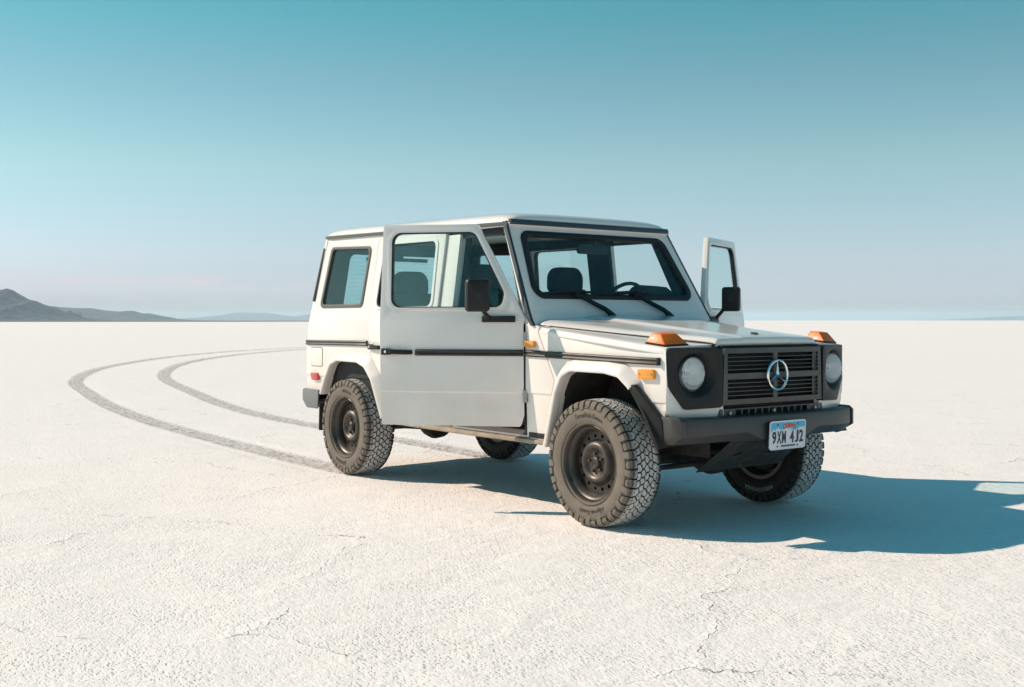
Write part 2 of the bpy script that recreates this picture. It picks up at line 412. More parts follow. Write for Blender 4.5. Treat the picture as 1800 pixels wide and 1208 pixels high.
def salt_mat():
    m, nt, out = new_mat('salt_crust')
    p = N(nt, 'ShaderNodeBsdfPrincipled'); p.inputs['Roughness'].default_value = .85; p.inputs['Specular IOR Level'].default_value = .25
    g = N(nt, 'ShaderNodeNewGeometry'); pos = g.outputs['Position']
    n0 = noise(nt, pos, .12, 5, .6); n1 = noise(nt, pos, .9, 6, .6); n2 = noise(nt, pos, 7, 6, .65)
    c = mixc(nt, maprange(nt, n0.outputs['Fac'], .35, .65, 0, 1), (.90, .843, .812), (.885, .835, .81))
    c = mixc(nt, maprange(nt, n1.outputs['Fac'], .45, .75, 0, .7), c, (.89, .825, .785))
    c = mixc(nt, maprange(nt, n2.outputs['Fac'], .5, .75, 0, .35), c, (.82, .775, .745))
    # polygon seams in the crust, broken up by noise
    dn = noise(nt, pos, .8, 5, .65); dv = N(nt, 'ShaderNodeVectorMath', operation='SCALE'); L(nt, dn.outputs['Color'], dv.inputs[0]); dv.inputs['Scale'].default_value = 1.1
    dn2 = noise(nt, pos, 9, 3, .6); dv2 = N(nt, 'ShaderNodeVectorMath', operation='SCALE'); L(nt, dn2.outputs['Color'], dv2.inputs[0]); dv2.inputs['Scale'].default_value = .09
    av = N(nt, 'ShaderNodeVectorMath', operation='ADD'); L(nt, pos, av.inputs[0]); L(nt, dv.outputs[0], av.inputs[1])
    av2 = N(nt, 'ShaderNodeVectorMath', operation='ADD'); L(nt, av.outputs[0], av2.inputs[0]); L(nt, dv2.outputs[0], av2.inputs[1])
    fl = N(nt, 'ShaderNodeVectorMath', operation='MULTIPLY'); L(nt, av2.outputs[0], fl.inputs[0]); fl.inputs[1].default_value = (1, 1, 0)
    vo = N(nt, 'ShaderNodeTexVoronoi', feature='DISTANCE_TO_EDGE', voronoi_dimensions='2D'); vo.inputs['Scale'].default_value = .50; L(nt, fl.outputs[0], vo.inputs['Vector'])
    br = noise(nt, pos, 1.6, 4, .7)
    brk = maprange(nt, br.outputs['Fac'], .45, .575, 0, 1)
    brf = noise(nt, pos, 14, 3, .6)
    brk = math_(nt, 'MULTIPLY', brk, maprange(nt, brf.outputs['Fac'], .40, .54, .05, 1))
    thin = math_(nt, 'MULTIPLY', maprange(nt, vo.outputs['Distance'], .0012, .0048, 1, 0), brk)
    ridge = math_(nt, 'MULTIPLY', maprange(nt, vo.outputs['Distance'], .0, .035, 1, 0), maprange(nt, br.outputs['Fac'], .42, .58, .15, 1))
    # pits, in two sizes, thick in some places and thin in others
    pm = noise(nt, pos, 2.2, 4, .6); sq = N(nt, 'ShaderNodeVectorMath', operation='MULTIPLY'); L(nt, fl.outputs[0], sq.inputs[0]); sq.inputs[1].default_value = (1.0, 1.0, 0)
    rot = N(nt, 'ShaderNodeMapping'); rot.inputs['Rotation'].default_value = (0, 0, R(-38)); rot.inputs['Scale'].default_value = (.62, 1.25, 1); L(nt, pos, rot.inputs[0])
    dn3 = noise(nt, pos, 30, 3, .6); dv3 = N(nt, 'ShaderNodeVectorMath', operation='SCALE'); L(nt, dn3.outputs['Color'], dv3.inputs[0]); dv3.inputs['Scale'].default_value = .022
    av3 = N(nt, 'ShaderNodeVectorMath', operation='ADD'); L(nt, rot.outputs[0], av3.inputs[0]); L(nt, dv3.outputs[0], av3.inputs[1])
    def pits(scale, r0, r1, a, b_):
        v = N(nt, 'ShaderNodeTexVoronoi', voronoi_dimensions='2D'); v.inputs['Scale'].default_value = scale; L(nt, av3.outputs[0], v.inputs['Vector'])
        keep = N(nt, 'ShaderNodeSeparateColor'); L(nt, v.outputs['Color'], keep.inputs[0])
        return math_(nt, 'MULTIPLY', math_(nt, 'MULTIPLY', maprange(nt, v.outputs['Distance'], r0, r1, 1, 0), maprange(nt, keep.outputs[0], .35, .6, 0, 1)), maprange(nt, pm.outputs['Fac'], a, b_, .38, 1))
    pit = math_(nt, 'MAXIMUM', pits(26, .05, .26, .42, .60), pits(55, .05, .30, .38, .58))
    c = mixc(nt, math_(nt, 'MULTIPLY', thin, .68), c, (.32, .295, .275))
    c = mixc(nt, math_(nt, 'MULTIPLY', pit, .42), c, (.50, .47, .44))  # shade inside the pits, painted into the salt colour
    L(nt, c, p.inputs['Base Color'])
    # relief
    st = N(nt, 'ShaderNodeMapping'); st.inputs['Scale'].default_value = (1, 1, 1); L(nt, pos, st.inputs[0])
    h1 = noise(nt, av3.outputs[0], 30, 4, .6); h2 = noise(nt, av3.outputs[0], 80, 4, .65); h3 = noise(nt, pos, 9, 3, .5)
    h = math_(nt, 'ADD', math_(nt, 'MULTIPLY', h1.outputs['Fac'], .8), math_(nt, 'MULTIPLY', h2.outputs['Fac'], .55))
    h = math_(nt, 'ADD', h, math_(nt, 'MULTIPLY', h3.outputs['Fac'], .7))
    h = math_(nt, 'ADD', h, math_(nt, 'MULTIPLY', ridge, .5))
    h = math_(nt, 'SUBTRACT', h, math_(nt, 'MULTIPLY', thin, 1.1))
    h = math_(nt, 'SUBTRACT', h, math_(nt, 'MULTIPLY', pit, .55))
    b = N(nt, 'ShaderNodeBump'); b.inputs['Strength'].default_value = .75; b.inputs['Distance'].default_value = .0092
    L(nt, h, b.inputs['Height']); L(nt, b.outputs[0], p.inputs['Normal'])
    L(nt, p.outputs[0], out.inputs[0]); return m
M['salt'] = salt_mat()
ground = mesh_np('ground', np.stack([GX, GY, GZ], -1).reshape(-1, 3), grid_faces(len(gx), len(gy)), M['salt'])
ground['kind'] = 'structure'; ground['label'] = 'white crusted salt flat reaching to the horizon'

def track_mat():
    m, nt, out = new_mat('pressed_salt_track')
    p = N(nt, 'ShaderNodeBsdfPrincipled'); p.inputs['Roughness'].default_value = .85; p.inputs['Specular IOR Level'].default_value = .2
    g = N(nt, 'ShaderNodeNewGeometry'); pos = g.outputs['Position']
    at = N(nt, 'ShaderNodeAttribute', attribute_name='across'); u = at.outputs['Fac']
    n = noise(nt, pos, 24, 5, .75); n2 = noise(nt, pos, 13, 5, .7); n3 = noise(nt, pos, 1.1, 4, .6)
    wv = math_(nt, 'MULTIPLY', math_(nt, 'ADD', math_(nt, 'SINE', math_(nt, 'MULTIPLY', u, 27)), 1), .5)
    dark = math_(nt, 'MULTIPLY', maprange(nt, n.outputs['Fac'], .44, .58, .12, 1), maprange(nt, wv, .1, .7, .25, 1))
    dark = math_(nt, 'MULTIPLY', dark, maprange(nt, n3.outputs['Fac'], .3, .65, .6, 1))
    dark = math_(nt, 'MAXIMUM', dark, math_(nt, 'MULTIPLY', maprange(nt, math_(nt, 'ABSOLUTE', math_(nt, 'SUBTRACT', u, .5)), .27, .33, 0, .8), maprange(nt, n2.outputs['Fac'], .42, .58, 0, 1)))
    c = mixc(nt, dark, (.76, .725, .70), (.27, .258, .248))
    L(nt, c, p.inputs['Base Color'])
    b = N(nt, 'ShaderNodeBump'); b.inputs['Strength'].default_value = 1; b.inputs['Distance'].default_value = .012
    L(nt, math_(nt, 'ADD', n.outputs['Fac'], n2.outputs['Fac']), b.inputs['Height']); L(nt, b.outputs[0], p.inputs['Normal'])
    t = N(nt, 'ShaderNodeBsdfTransparent'); mx = N(nt, 'ShaderNodeMixShader')
    au = math_(nt, 'ABSOLUTE', math_(nt, 'SUBTRACT', u, .5))
    edge = math_(nt, 'ADD', au, math_(nt, 'MULTIPLY', math_(nt, 'SUBTRACT', n2.outputs['Fac'], .5), .30))
    gaps = math_(nt, 'MULTIPLY', maprange(nt, noise(nt, pos, 26, 4, .7).outputs['Fac'], .42, .56, .12, 1), maprange(nt, noise(nt, pos, 5, 4, .7).outputs['Fac'], .30, .55, .45, 1))
    L(nt, math_(nt, 'MULTIPLY', math_(nt, 'MULTIPLY', maprange(nt, edge, .30, .46, 1, 0), gaps), .95), mx.inputs[0])
    L(nt, t.outputs[0], mx.inputs[1]); L(nt, p.outputs[0], mx.inputs[2]); L(nt, mx.outputs[0], out.inputs[0]); return m
M['track'] = track_mat()
for ln, lab in zip(lines, ('wider outer grey tyre track, the one that ends at the near rear wheel', 'tighter inner grey tyre track, the one that runs in under the vehicle')):
    tg = np.gradient(ln, axis=0); tg /= np.linalg.norm(tg, axis=1)[:, None]; nr = np.stack([-tg[:, 1], tg[:, 0]], 1)
    us = np.linspace(-.5, .5, 17); Wt = .34
    X = ln[:, None, 0]+nr[:, None, 0]*us*Wt; Y = ln[:, None, 1]+nr[:, None, 1]*us*Wt
    edge = np.clip((.5-np.abs(us))/.08, 0, 1)[None]
    far = np.clip((np.hypot(X, Y)-5)/30, 0, 1)
    Z = .0005+far*.012+edge*(.009*noise2(X/.045, Y/.045, 21)+.004*noise2(X/.11, Y/.11, 23)+.010*np.exp(-((np.abs(us)-.40)/.05)**2)[None]*noise2(X/.09, Y/.09, 22))
    o = mesh_np('tyre_track', np.stack([X, Y, Z], -1).reshape(-1, 3), grid_faces(len(ln), len(us)), M['track'])
    a = o.data.attributes.new('across', 'FLOAT', 'POINT'); a.data.foreach_set('value', np.tile(us+.5, len(ln)).astype(np.float32))
    o['label'] = lab; o['category'] = 'tyre track'; o['group'] = 'tyre tracks across the salt'

# ------------------------------------------------------------------ distant land
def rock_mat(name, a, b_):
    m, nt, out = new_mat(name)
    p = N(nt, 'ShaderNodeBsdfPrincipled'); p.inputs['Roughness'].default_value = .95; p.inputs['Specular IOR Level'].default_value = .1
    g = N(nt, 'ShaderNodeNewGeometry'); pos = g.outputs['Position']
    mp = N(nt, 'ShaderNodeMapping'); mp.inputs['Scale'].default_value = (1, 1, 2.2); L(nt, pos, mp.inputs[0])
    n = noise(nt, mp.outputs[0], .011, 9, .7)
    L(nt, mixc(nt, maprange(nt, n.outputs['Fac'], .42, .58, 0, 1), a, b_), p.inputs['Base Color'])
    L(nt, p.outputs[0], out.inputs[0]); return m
M['rock'] = rock_mat('haze_blue_rock', (.015, .024, .044), (.10, .095, .118)); M['scree'] = rock_mat('pale_rock', (.06, .064, .082), (.135, .125, .135))  # blue of the distant haze painted into the rock colours
def hill(name, label, dist, prof, mat, depth, seed, rugged=.22):
    """prof: list of (pixel column, pixel height above the horizon) of the skyline"""
    k = dist/2002.24
    xs = np.linspace(prof[0][0], prof[-1][0], 260); hs = np.interp(xs, [p[0] for p in prof], [p[1] for p in prof])*k
    lat = (xs-900)*k; vs = np.linspace(-1, 1, 90)
    LA, V = np.meshgrid(lat, vs, indexing='ij'); HH = hs[:, None]
    n = sum(noise2(LA/(s*k*1000)+seed, V*depth/(s*k*1000)+seed, seed+i)*wgt for i, (s, wgt) in enumerate(((.03, .5), (.013, .3), (.006, .2), (.003, .1))))/1.1
    rid = 1-np.abs(2*n-1)
    fall = np.clip(1-np.abs(V)**1.15, 0, 1)
    Zh = HH*fall*(1-rugged*1.6*(1-fall)*rid*1.3)*(1-.0*V)
    Zh = Zh-HH*rugged*fall*(1-fall)*1.6*(n-.4)
    P = np.array([CAM.x, CAM.y, 0])+LA[..., None]*np.array(RH)+(dist+V[..., None]*depth)*np.array(FH); P[..., 2] = Zh-.5
    o = mesh_np(name, P.reshape(-1, 3), grid_faces(260, 90), mat); o['kind'] = 'structure'; o['label'] = label; return o
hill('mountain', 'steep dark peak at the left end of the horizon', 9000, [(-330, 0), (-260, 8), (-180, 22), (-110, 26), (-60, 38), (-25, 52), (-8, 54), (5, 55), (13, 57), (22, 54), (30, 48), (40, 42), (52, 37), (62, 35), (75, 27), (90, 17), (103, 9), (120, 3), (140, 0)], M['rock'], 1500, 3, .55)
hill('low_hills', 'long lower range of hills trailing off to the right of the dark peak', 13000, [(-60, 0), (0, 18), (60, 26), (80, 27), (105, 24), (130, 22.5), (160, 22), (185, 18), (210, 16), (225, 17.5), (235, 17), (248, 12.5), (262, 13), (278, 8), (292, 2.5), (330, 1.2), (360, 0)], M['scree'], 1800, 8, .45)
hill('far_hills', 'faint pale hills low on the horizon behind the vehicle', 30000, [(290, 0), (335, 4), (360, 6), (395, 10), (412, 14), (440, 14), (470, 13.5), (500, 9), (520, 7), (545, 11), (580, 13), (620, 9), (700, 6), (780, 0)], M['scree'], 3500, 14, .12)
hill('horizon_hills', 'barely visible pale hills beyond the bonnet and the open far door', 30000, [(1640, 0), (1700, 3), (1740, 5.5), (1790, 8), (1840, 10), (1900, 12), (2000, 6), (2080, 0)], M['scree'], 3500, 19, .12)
bm = B(); k = 1.0
pts = []
for px, d in ((-900, 820), (0, 900), (200, 960), (420, 1040), (560, 1200), (700, 2200)):
    pts.append(Vector((CAM.x, CAM.y, 0))+RH*((px-900)*d/2002.24)+FH*d)
for px in (760, 300, -900): pts.append(Vector((CAM.x, CAM.y, 0))+RH*((px-900)*7000/2002.24)+FH*7000)
f = [bm.verts.new((p.x, p.y, .10)) for p in pts]; bm.faces.new(f)
M['mud'] = principled('dark_mud_shore', (.12, .105, .09), .95, var=.3, vscale=.01, col2=(.19, .165, .14))
o = finish(bm, 'shore', M['mud']); o['kind'] = 'structure'; o['label'] = 'thin dark shore line under the hills'
# ------------------------------------------------------------------ air
hm, ntt, out = new_mat('haze_air')
pv = N(ntt, 'ShaderNodeVolumePrincipled'); pv.inputs['Color'].default_value = (.69, .875, .985, 1); pv.inputs['Density'].default_value = 3.8e-5; pv.inputs['Anisotropy'].default_value = .2
L(ntt, pv.outputs[0], out.inputs['Volume'])
if 1:
    bm = B(); box(bm, -45000, 45000, -45000, 45000, -1.5, 330)
    hz = finish(bm, 'haze', hm); hz['kind'] = 'stuff'; hz['label'] = 'pale air haze over the whole salt flat'
# ------------------------------------------------------------------ the vehicle
car = bpy.data.objects.new('off_road_vehicle', None); COL.objects.link(car)
car['label'] = 'boxy cream-white off-road vehicle with both front doors open on the salt'; car['category'] = 'off-road vehicle'
def Ys(z):
    if z > 1.17: return .80-(z-1.17)*.133
    if z > .745: return .80
    if z > .735: return .80-(.745-z)*.7
    return .793-(.735-z)*.03
CUTS = (1.17, .745, .735)
def side_fn(s, off=0.0): return lambda u, v, d: (u, s*(Ys(v)-d-off), v)
def gz(x): return 1.812+(-x-.93)*.0188          # height of the rain gutter
A_R = [(-3.235, .60), (-3.165, .72), (-3.075, .845), (-2.97, .878), (-2.66, .874), (-2.55, .842), (-2.45, .75), (-2.30, .47)]
A_F = [(-.385, .43), (-.293, .763), (-.24, .862), (-.16, .897), (.134, .895), (.252, .877), (.335, .82), (.43, .69), (.545, .50)]
def polyround(p, r): # fillet an open polyline
    q = fillet(p, [0]+[r]*(len(p)-2)+[0], 4); return q
A_Rr = polyround(A_R, .07); A_Fr = polyround(A_F, .07)

# --- body shell: quarters, cowl sides, front wings, pillars, tailgate, floor, firewall
bm = B()
q_win = fillet([(-3.262, 1.778), (-2.625, 1.755), (-2.672, 1.290), (-3.352, 1.290)], .045, 4)
bpil = fillet([(-1.628, 1.775), (-1.48, 1.775), (-1.487, .5), (-1.65, .5)], .01, 2)
for s in (-1, 1):
    q = [(-3.375, gz(-3.375)-.004), (-2.515, gz(-2.5)-.004), (-2.518, 1.80), (-2.553, 1.175), (-2.553, 1.0), (-2.39, .73), (-2.235, .47)] + A_Rr[::-1] + [(-3.25, .615), (-3.572, .615), (-3.552, 1.0), (-3.52, 1.177)]
    panel(bm, q, [q_win], .022, side_fn(s), CUTS)
    panel(bm, [(-2.515, gz(-2.5)-.004), (-2.515, 1.795), (-.97, 1.795), (-.93, gz(-.93)-.004)], (), .025, side_fn(s))     # cant rail
    panel(bm, bpil, (), .05, side_fn(s, .018), CUTS)
    panel(bm, [(-.562, 1.165), (-.93, 1.803), (-.995, 1.803), (-.668, 1.205), (-.668, 1.165)], (), .04, side_fn(s, .012))   # A pillar side
    # cowl side and front wing side
    cowl = [(-.636, 1.165), (-.56, 1.165), (-.505, 1.150), (-.515, 1.12), (-.36, .83), (-.40, .70), (-.46, .43), (-.636, .47)]
    panel(bm, cowl, (), .03, side_fn(s), CUTS)
    wing = [(-.495, 1.134), (.589, 1.028), (.595, .84), (.589, .72), (.567, .655), (.43, .66), (.43, .69)] + A_Fr[::-1][A_Fr[::-1].index(min(A_Fr, key=lambda p: abs(p[0]-.335)+abs(p[1]-.82))):] + [(-.452, .43), (-.392, .70), (-.352, .83), (-.507, 1.12)]
    panel(bm, wing, (), .03, side_fn(s), CUTS)
# wing tops: a shelf that widens towards the lamps
for s in (-1, 1):
    n = 14; rings = []
    for i in range(n+1):
        t = i/n; x = -.495+t*1.078; zo = 1.146-t*.106; yi = .752-t*.335; zi = 1.158-t*.098
        rings.append([(x, s*.772, zo-.02), (x, s*.8006, zo-.035), (x, s*.8004, zo-.022), (x, s*.797, zo-.010), (x, s*.789, zo-.002), (x, s*.775, zo+.003), (x, s*(yi+.04), zi-.004), (x, s*(yi-.03), zi-.004), (x, s*(yi-.03), zi-.02)])
    loft(bm, rings)
def taper(b):
    for v in b.verts:   # the nose narrows a little towards the lamps
        t = .035*min(1, max(0, (v.co.x-.1)/.48))**1.6*min(1, max(0, (abs(v.co.y)-.5)/.28)) if v.co.x < .7 else 0
        if t: v.co.x -= 1.31*t; v.co.y -= math.copysign(t, v.co.y)
taper(bm)
# front panel around and below the lamps
for s in (-1, 1):
    fp = [(.752, 1.03), (.40, 1.03), (.40, .66), (.655, .66), (.685, .68), (.752, .82)]
    panel(bm, fp, [circle(.60, .90, .118, 24)], .02, lambda u, v, d: (.610-.29*(u-.44)-d, s*u, v))
    lo = [(.415, .655), (.418, .714), (.66, .714), (.752, .86), (.7605, .80), (.7605, .70), (.725, .650)]
    panel(bm, lo, (), .05, lambda u, v, d: (.634-.29*(u-.44)-d, s*u, v))
# tailgate wall with its window
tw_ = fillet([(-.52, 1.765), (.52, 1.765), (.545, 1.23), (-.545, 1.23)], .06, 4)
def tail_fn(u, v, d): return ((-3.375-(1.85-v)*.215 if v > 1.177 else -3.52-(1.177-v)*.092)+d, u, v)
panel(bm, [(-.715, 1.85), (.715, 1.85), (.797, 1.177), (.79, .615), (-.79, .615), (-.797, 1.177)], [tw_], .03, tail_fn, (1.177,))
finish(bm, 'body', M['paint'], car, bevel=.006, seg=2)
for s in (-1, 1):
    bm = B(); panel(bm, [(-.675, 1.165), (-.634, 1.165), (-.634, .46), (-.675, .48)], (), .02, side_fn(s, .012), CUTS); finish(bm, 'hinge_gap_strip', M['rubber'], car)  # dark strip standing in for the shaded gap along the hinge edge

# --- flares
for s in (-1, 1):
    for A, out_off in ((A_Rr, .075), (A_Fr, .07)):
        k = len(A)
        if A is A_Fr: A = [p for p in A if p[0] < .345]
        P = [Vector((p[0], 0, p[1])) for p in A]; c0 = Vector(((A[0][0]+A[-1][0])/2 if A is not A_F else 0, 0, .45)); rings = []
        for i, p in enumerate(P):
            t = (P[min(i+1, len(P)-1)]-P[max(i-1, 0)]).normalized(); nr = Vector((-t.z, 0, t.x))
            if nr.dot(p-c0) < 0: nr = -nr
            o = p+nr*out_off
            if o.z > .975: o.z = .975
            rings.append([(p.x, s*.790, p.z), (p.x-nr.x*.004, s*.848, p.z-nr.z*.004), (p.x+nr.x*.008, s*.852, p.z+nr.z*.008), (p.x+nr.x*.030, s*.842, p.z+nr.z*.030), (o.x, s*(Ys(o.z)+.002), o.z), (o.x, s*.785, o.z)])
        b = B(); loft(b, rings)
        if A[0][0] > -1: taper(b)
        finish(b, 'wheel_arch_flare', M['paint'], car, bevel=.004)
    # black plastic front piece of the arch
    b = B()
    pl = [(.322, .835), (.378, .838), (.47, .755), (.575, .65), (.590, .505), (.535, .490), (.485, .59), (.425, .70)]
    panel(b, pl, (), .035, lambda u, v, d: (u, s*(.845-max(0, u-.40)*.16-d), v)); taper(b)
    finish(b, 'arch_extension', M['black_trim'], car, bevel=.008)
    # wheel wells
    for A in (A_Rr, A_Fr):
        b = B()
        loft(b, [[(p[0], s*y, p[1]+.004) for p in A] for y in (.82, .60, .42)]+[[(p[0], s*.42, .42) for p in A]], False, False)
        finish(b, 'wheel_well', M['arch'], car)

# --- roof
bm = B()
SEC = [(0, .096), (.25, .095), (.42, .092), (.53, .088), (.60, .082), (.645, .073), (.675, .060), (.695, .043), (.707, .022), (.711, .005), (.711, -.012)]
ring_x = [(-3.415, .12), (-3.41, .35), (-3.385, .62), (-3.34, .80), (-3.27, .92), (-3.15, .985), (-2.9, 1.0), (-2.4, 1.0), (-1.9, 1.0), (-1.5, 1.0), (-1.25, .99), (-1.08, .95), (-.99, .86), (-.945, .72), (-.925, .5), (-.918, .25)]
rings = []
for x, hf in ring_x:
    z0 = gz(x); wd = 1.0 if x > -3.36 else 1-(-3.36-x)*.5
    half = [(x, y*wd, z0+max(h, -.012)*hf if h > 0 else z0+h) for y, h in SEC]
    rings.append([(p[0], -p[1], p[2]) for p in half[::-1]]+half[1:])
loft(bm, rings)
finish(bm, 'roof', M['paint'], car, smooth=50)
# rain gutter: dark strip round the roof
for s in (-1, 1):
    bm = B()
    pts = [(-.925, s*.716, gz(-.925)), (-2.0, s*.717, gz(-2.0)), (-3.30, s*.716, gz(-3.3)), (-3.38, s*.705, gz(-3.38)), (-3.425, s*.66, gz(-3.42)+.004), (-3.432, s*.56, gz(-3.42)+.02)]
    prev = None; rings = []
    for p in pts:
        p = Vector(p); ox = Vector((0, s, 0)) if p.x > -3.35 else Vector((-1, s*.6, 0)).normalized() if p.x > -3.42 else Vector((-1, 0, 0))
        rings.append([p+Vector((0, 0, -.011)), p+ox*.012+Vector((0, 0, -.011)), p+ox*.014+Vector((0, 0, .011)), p+ox*.006+Vector((0, 0, .013)), p+ox*.003+Vector((0, 0, .002)), p+Vector((0, 0, .002))])
    loft(bm, rings); finish(bm, 'roof_gutter', M['grey_rubber'], car, bevel=.002)
bm = B()
loft(bm, [[(-.905, y, 1.808), (-.900, y, 1.813), (-.908, y, 1.841), (-.935, y, 1.846), (-.94, y, 1.808)] for y in (-.708, .708)])
finish(bm, 'roof_front_trim', M['gutter'], car, bevel=.004)

# --- windscreen frame, in the windscreen's own plane (u across, v height)
def wsx(z): return -.655-(z-1.328)*.578
nrm = Vector((1, 0, .578)).normalized()
def ws_fn(off): return lambda u, v, d: (wsx(v)-nrm.x*(d-off), u, v-nrm.z*(d-off))
bm = B()
gl = fillet([(-.640, 1.768), (.640, 1.768), (.722, 1.326), (-.722, 1.326)], .075, 6)
panel(bm, [(-.716, 1.806), (.716, 1.806), (.797, 1.168), (-.797, 1.168)], [gl], .035, ws_fn(0))
panel(bm, [(-.762, 1.243), (.762, 1.243), (.772, 1.172), (-.772, 1.172)], (), .008, ws_fn(.0022))
frame_ = finish(bm, 'windscreen_frame', M['paint'], car, bevel=.005)
bm = B()
gi = fillet([(-.600, 1.738), (.600, 1.738), (.682, 1.357), (-.682, 1.357)], .06, 6)
panel(bm, gl, [gi], .030, ws_fn(.009)); finish(bm, 'windscreen_seal', M['rubber'], frame_, bevel=.004)
bm = B(); panel(bm, fillet([(-.612, 1.748), (.612, 1.748), (.694, 1.347), (-.694, 1.347)], .06, 6), (), .005, ws_fn(-.008))
finish(bm, 'windscreen', M['screen_glass'], frame_)
for s in (-1, 1):
    bm = B()   # dark gutter strip down the A pillar
    rings = []
    for z, o in ((1.832, .0), (1.80, 0), (1.5, 0), (1.25, 0), (1.19, .004), (1.155, .016)):
        x = wsx(z)-.012+o; y = Ys(z)+.002
        rings.append([(x+.016, s*(y-.006), z), (x+.012, s*(y+.012), z), (x-.020, s*(y+.012), z), (x-.026, s*(y-.006), z)])
    loft(bm, rings); finish(bm, 'pillar_gutter', M['gutter'], frame_, bevel=.003)
    for yy in (.18,):
        pass
for y in (-.42, .42):
    bm = B(); panel(bm, fillet([(y-.045, 1.187), (y+.045, 1.187), (y+.045, 1.200), (y-.045, 1.200)], .005, 2), (), .012, ws_fn(.014)); finish(bm, 'washer_vent', M['paint'], frame_, bevel=.003)

# --- wipers
def on_ws(y, z, off): 
    return Vector((wsx(z), y, z))+nrm*off
for y0, y1 in ((-.14, -.44), (.385, .06)):
    b = B()
    p0 = on_ws(y0+.0, 1.205, .020); p1 = on_ws(y0-.05, 1.245, .034); p2 = on_ws(y0-.26, 1.345, .034); p3 = on_ws(y1+.10, 1.365, .026)
    lathe(b, [(.001, .028), (.016, .026), (.018, 0), (.018, -.03)], 14, 'X', tuple(p0))
    def flat(bb, pts, w):
        rings = []
        for i, p in enumerate(pts):
            d = (pts[min(i+1, len(pts)-1)]-pts[max(i-1, 0)]).normalized(); c = nrm.cross(d).normalized(); ww = w[i]
            rings.append([p+c*ww-nrm*.007, p-c*ww-nrm*.007, p-c*ww*.8+nrm*.008, p+c*ww*.8+nrm*.008])
        loft(bb, rings)
    flat(b, [p0+nrm*.012, p1, p2, p3], [.021, .018, .012, .008])
    wp = finish(b, 'wiper', M['black_trim'], car, bevel=.002)
    b = B()
    flat(b, [on_ws(y1-.24, 1.352, .012), on_ws(y1-.0, 1.362, .020), on_ws(y1+.24, 1.366, .012)], [.006, .009, .006])
    flat(b, [on_ws(y1-.10, 1.360, .024), on_ws(y1+.10, 1.367, .030), on_ws(y1+.14, 1.367, .024)], [.006, .009, .006])
    finish(b, 'wiper_blade', M['rubber'], wp, bevel=.001)

# --- bonnet
bm = B()
def bonnet_h(t, v):
    """t 0 rear..1 front, v lateral 0 centre..1 edge"""
    base = 1.222-.112*t-.010*t*t; k = 1-.75*min(1, max(0, (t-.5)/.5))
    edge = (1.166-.100*t)
    if v < .46: h = base
    elif v < .52: h = base-(v-.46)/.06*.016*k
    elif v < .88: h = base-.016*k-(v-.52)/.36*.012*k
    else: h = base-.028*k-((v-.88)/.12)**(2.2+2.5*(1-k))*(base-.028*k-edge)
    return h
vv = [0, .2, .4, .455, .47, .49, .51, .525, .6, .7, .8, .87, .90, .93, .955, .975, .99, 1.0]
tt = [0, .02, .1, .2, .3, .4, .5, .6, .7, .8, .88, .94, .975, .99, 1.0]
rings = []
for t in tt:
    yw = .765-.328*t; x = -.535+1.120*t
    drop = 0 if t < .94 else ((t-.94)/.06)**2*.005
    half = []
    for v in vv:
        cx = 0
        zz = bonnet_h(t, v)-drop*(1-.3*v)
        half.append((x, yw*v, zz))
    ring = [(p[0], -p[1], p[2]) for p in half[::-1]]+half[1:]
    rings.append(ring)
last = rings[-1]
for dx, dz in ((.008, .004), (.014, .012), (.017, .022)):
    rings.append([(p[0]+dx, p[1], max(p[2]-dz, 1.052)) for p in last])
rings.append([(p[0]+.020, p[1], 1.050) for p in last])
under = [[(p[0], p[1]*.985, p[2]-.014) for p in r] for r in rings[:-4]]
loft(bm, rings, False, False)
bonnet = finish(bm, 'bonnet', M['paint'], car, smooth=28)
mo = bonnet.modifiers.new('thickness', 'SOLIDIFY'); mo.thickness = .012; mo.offset = -1
bm = B(); lathe(bm, [(.0005, .006), (.018, .0055), (.021, .003), (.021, -.006)], 24, 'Z')
bmesh.ops.transform(bm, matrix=Matrix.Translation((.50, 0, 1.114)) @ Matrix.Rotation(R(6), 4, 'Y') @ Matrix.Diagonal((1.15, 1.0, 1, 1)), verts=bm.verts)
finish(bm, 'bonnet_badge', M['gutter'], bonnet)
# dark seam under the bonnet edge
bm = B()
for s in (-1, 1):
    loft(bm, [[(x, s*(y+.012), z), (x, s*(y-.06), z), (x, s*(y-.06), z-.05), (x, s*(y+.012), z-.05)] for x, y, z in ((-.47, .742, 1.155), (.05, .59, 1.109), (.60, .425, 1.060))])
loft(bm, [[(-.50, y, 1.19), (-.50, y, 1.06), (-.62, y, 1.06), (-.62, y, 1.19)] for y in (-.69, .69)])
finish(bm, 'bonnet_seal', M['rubber'], car)

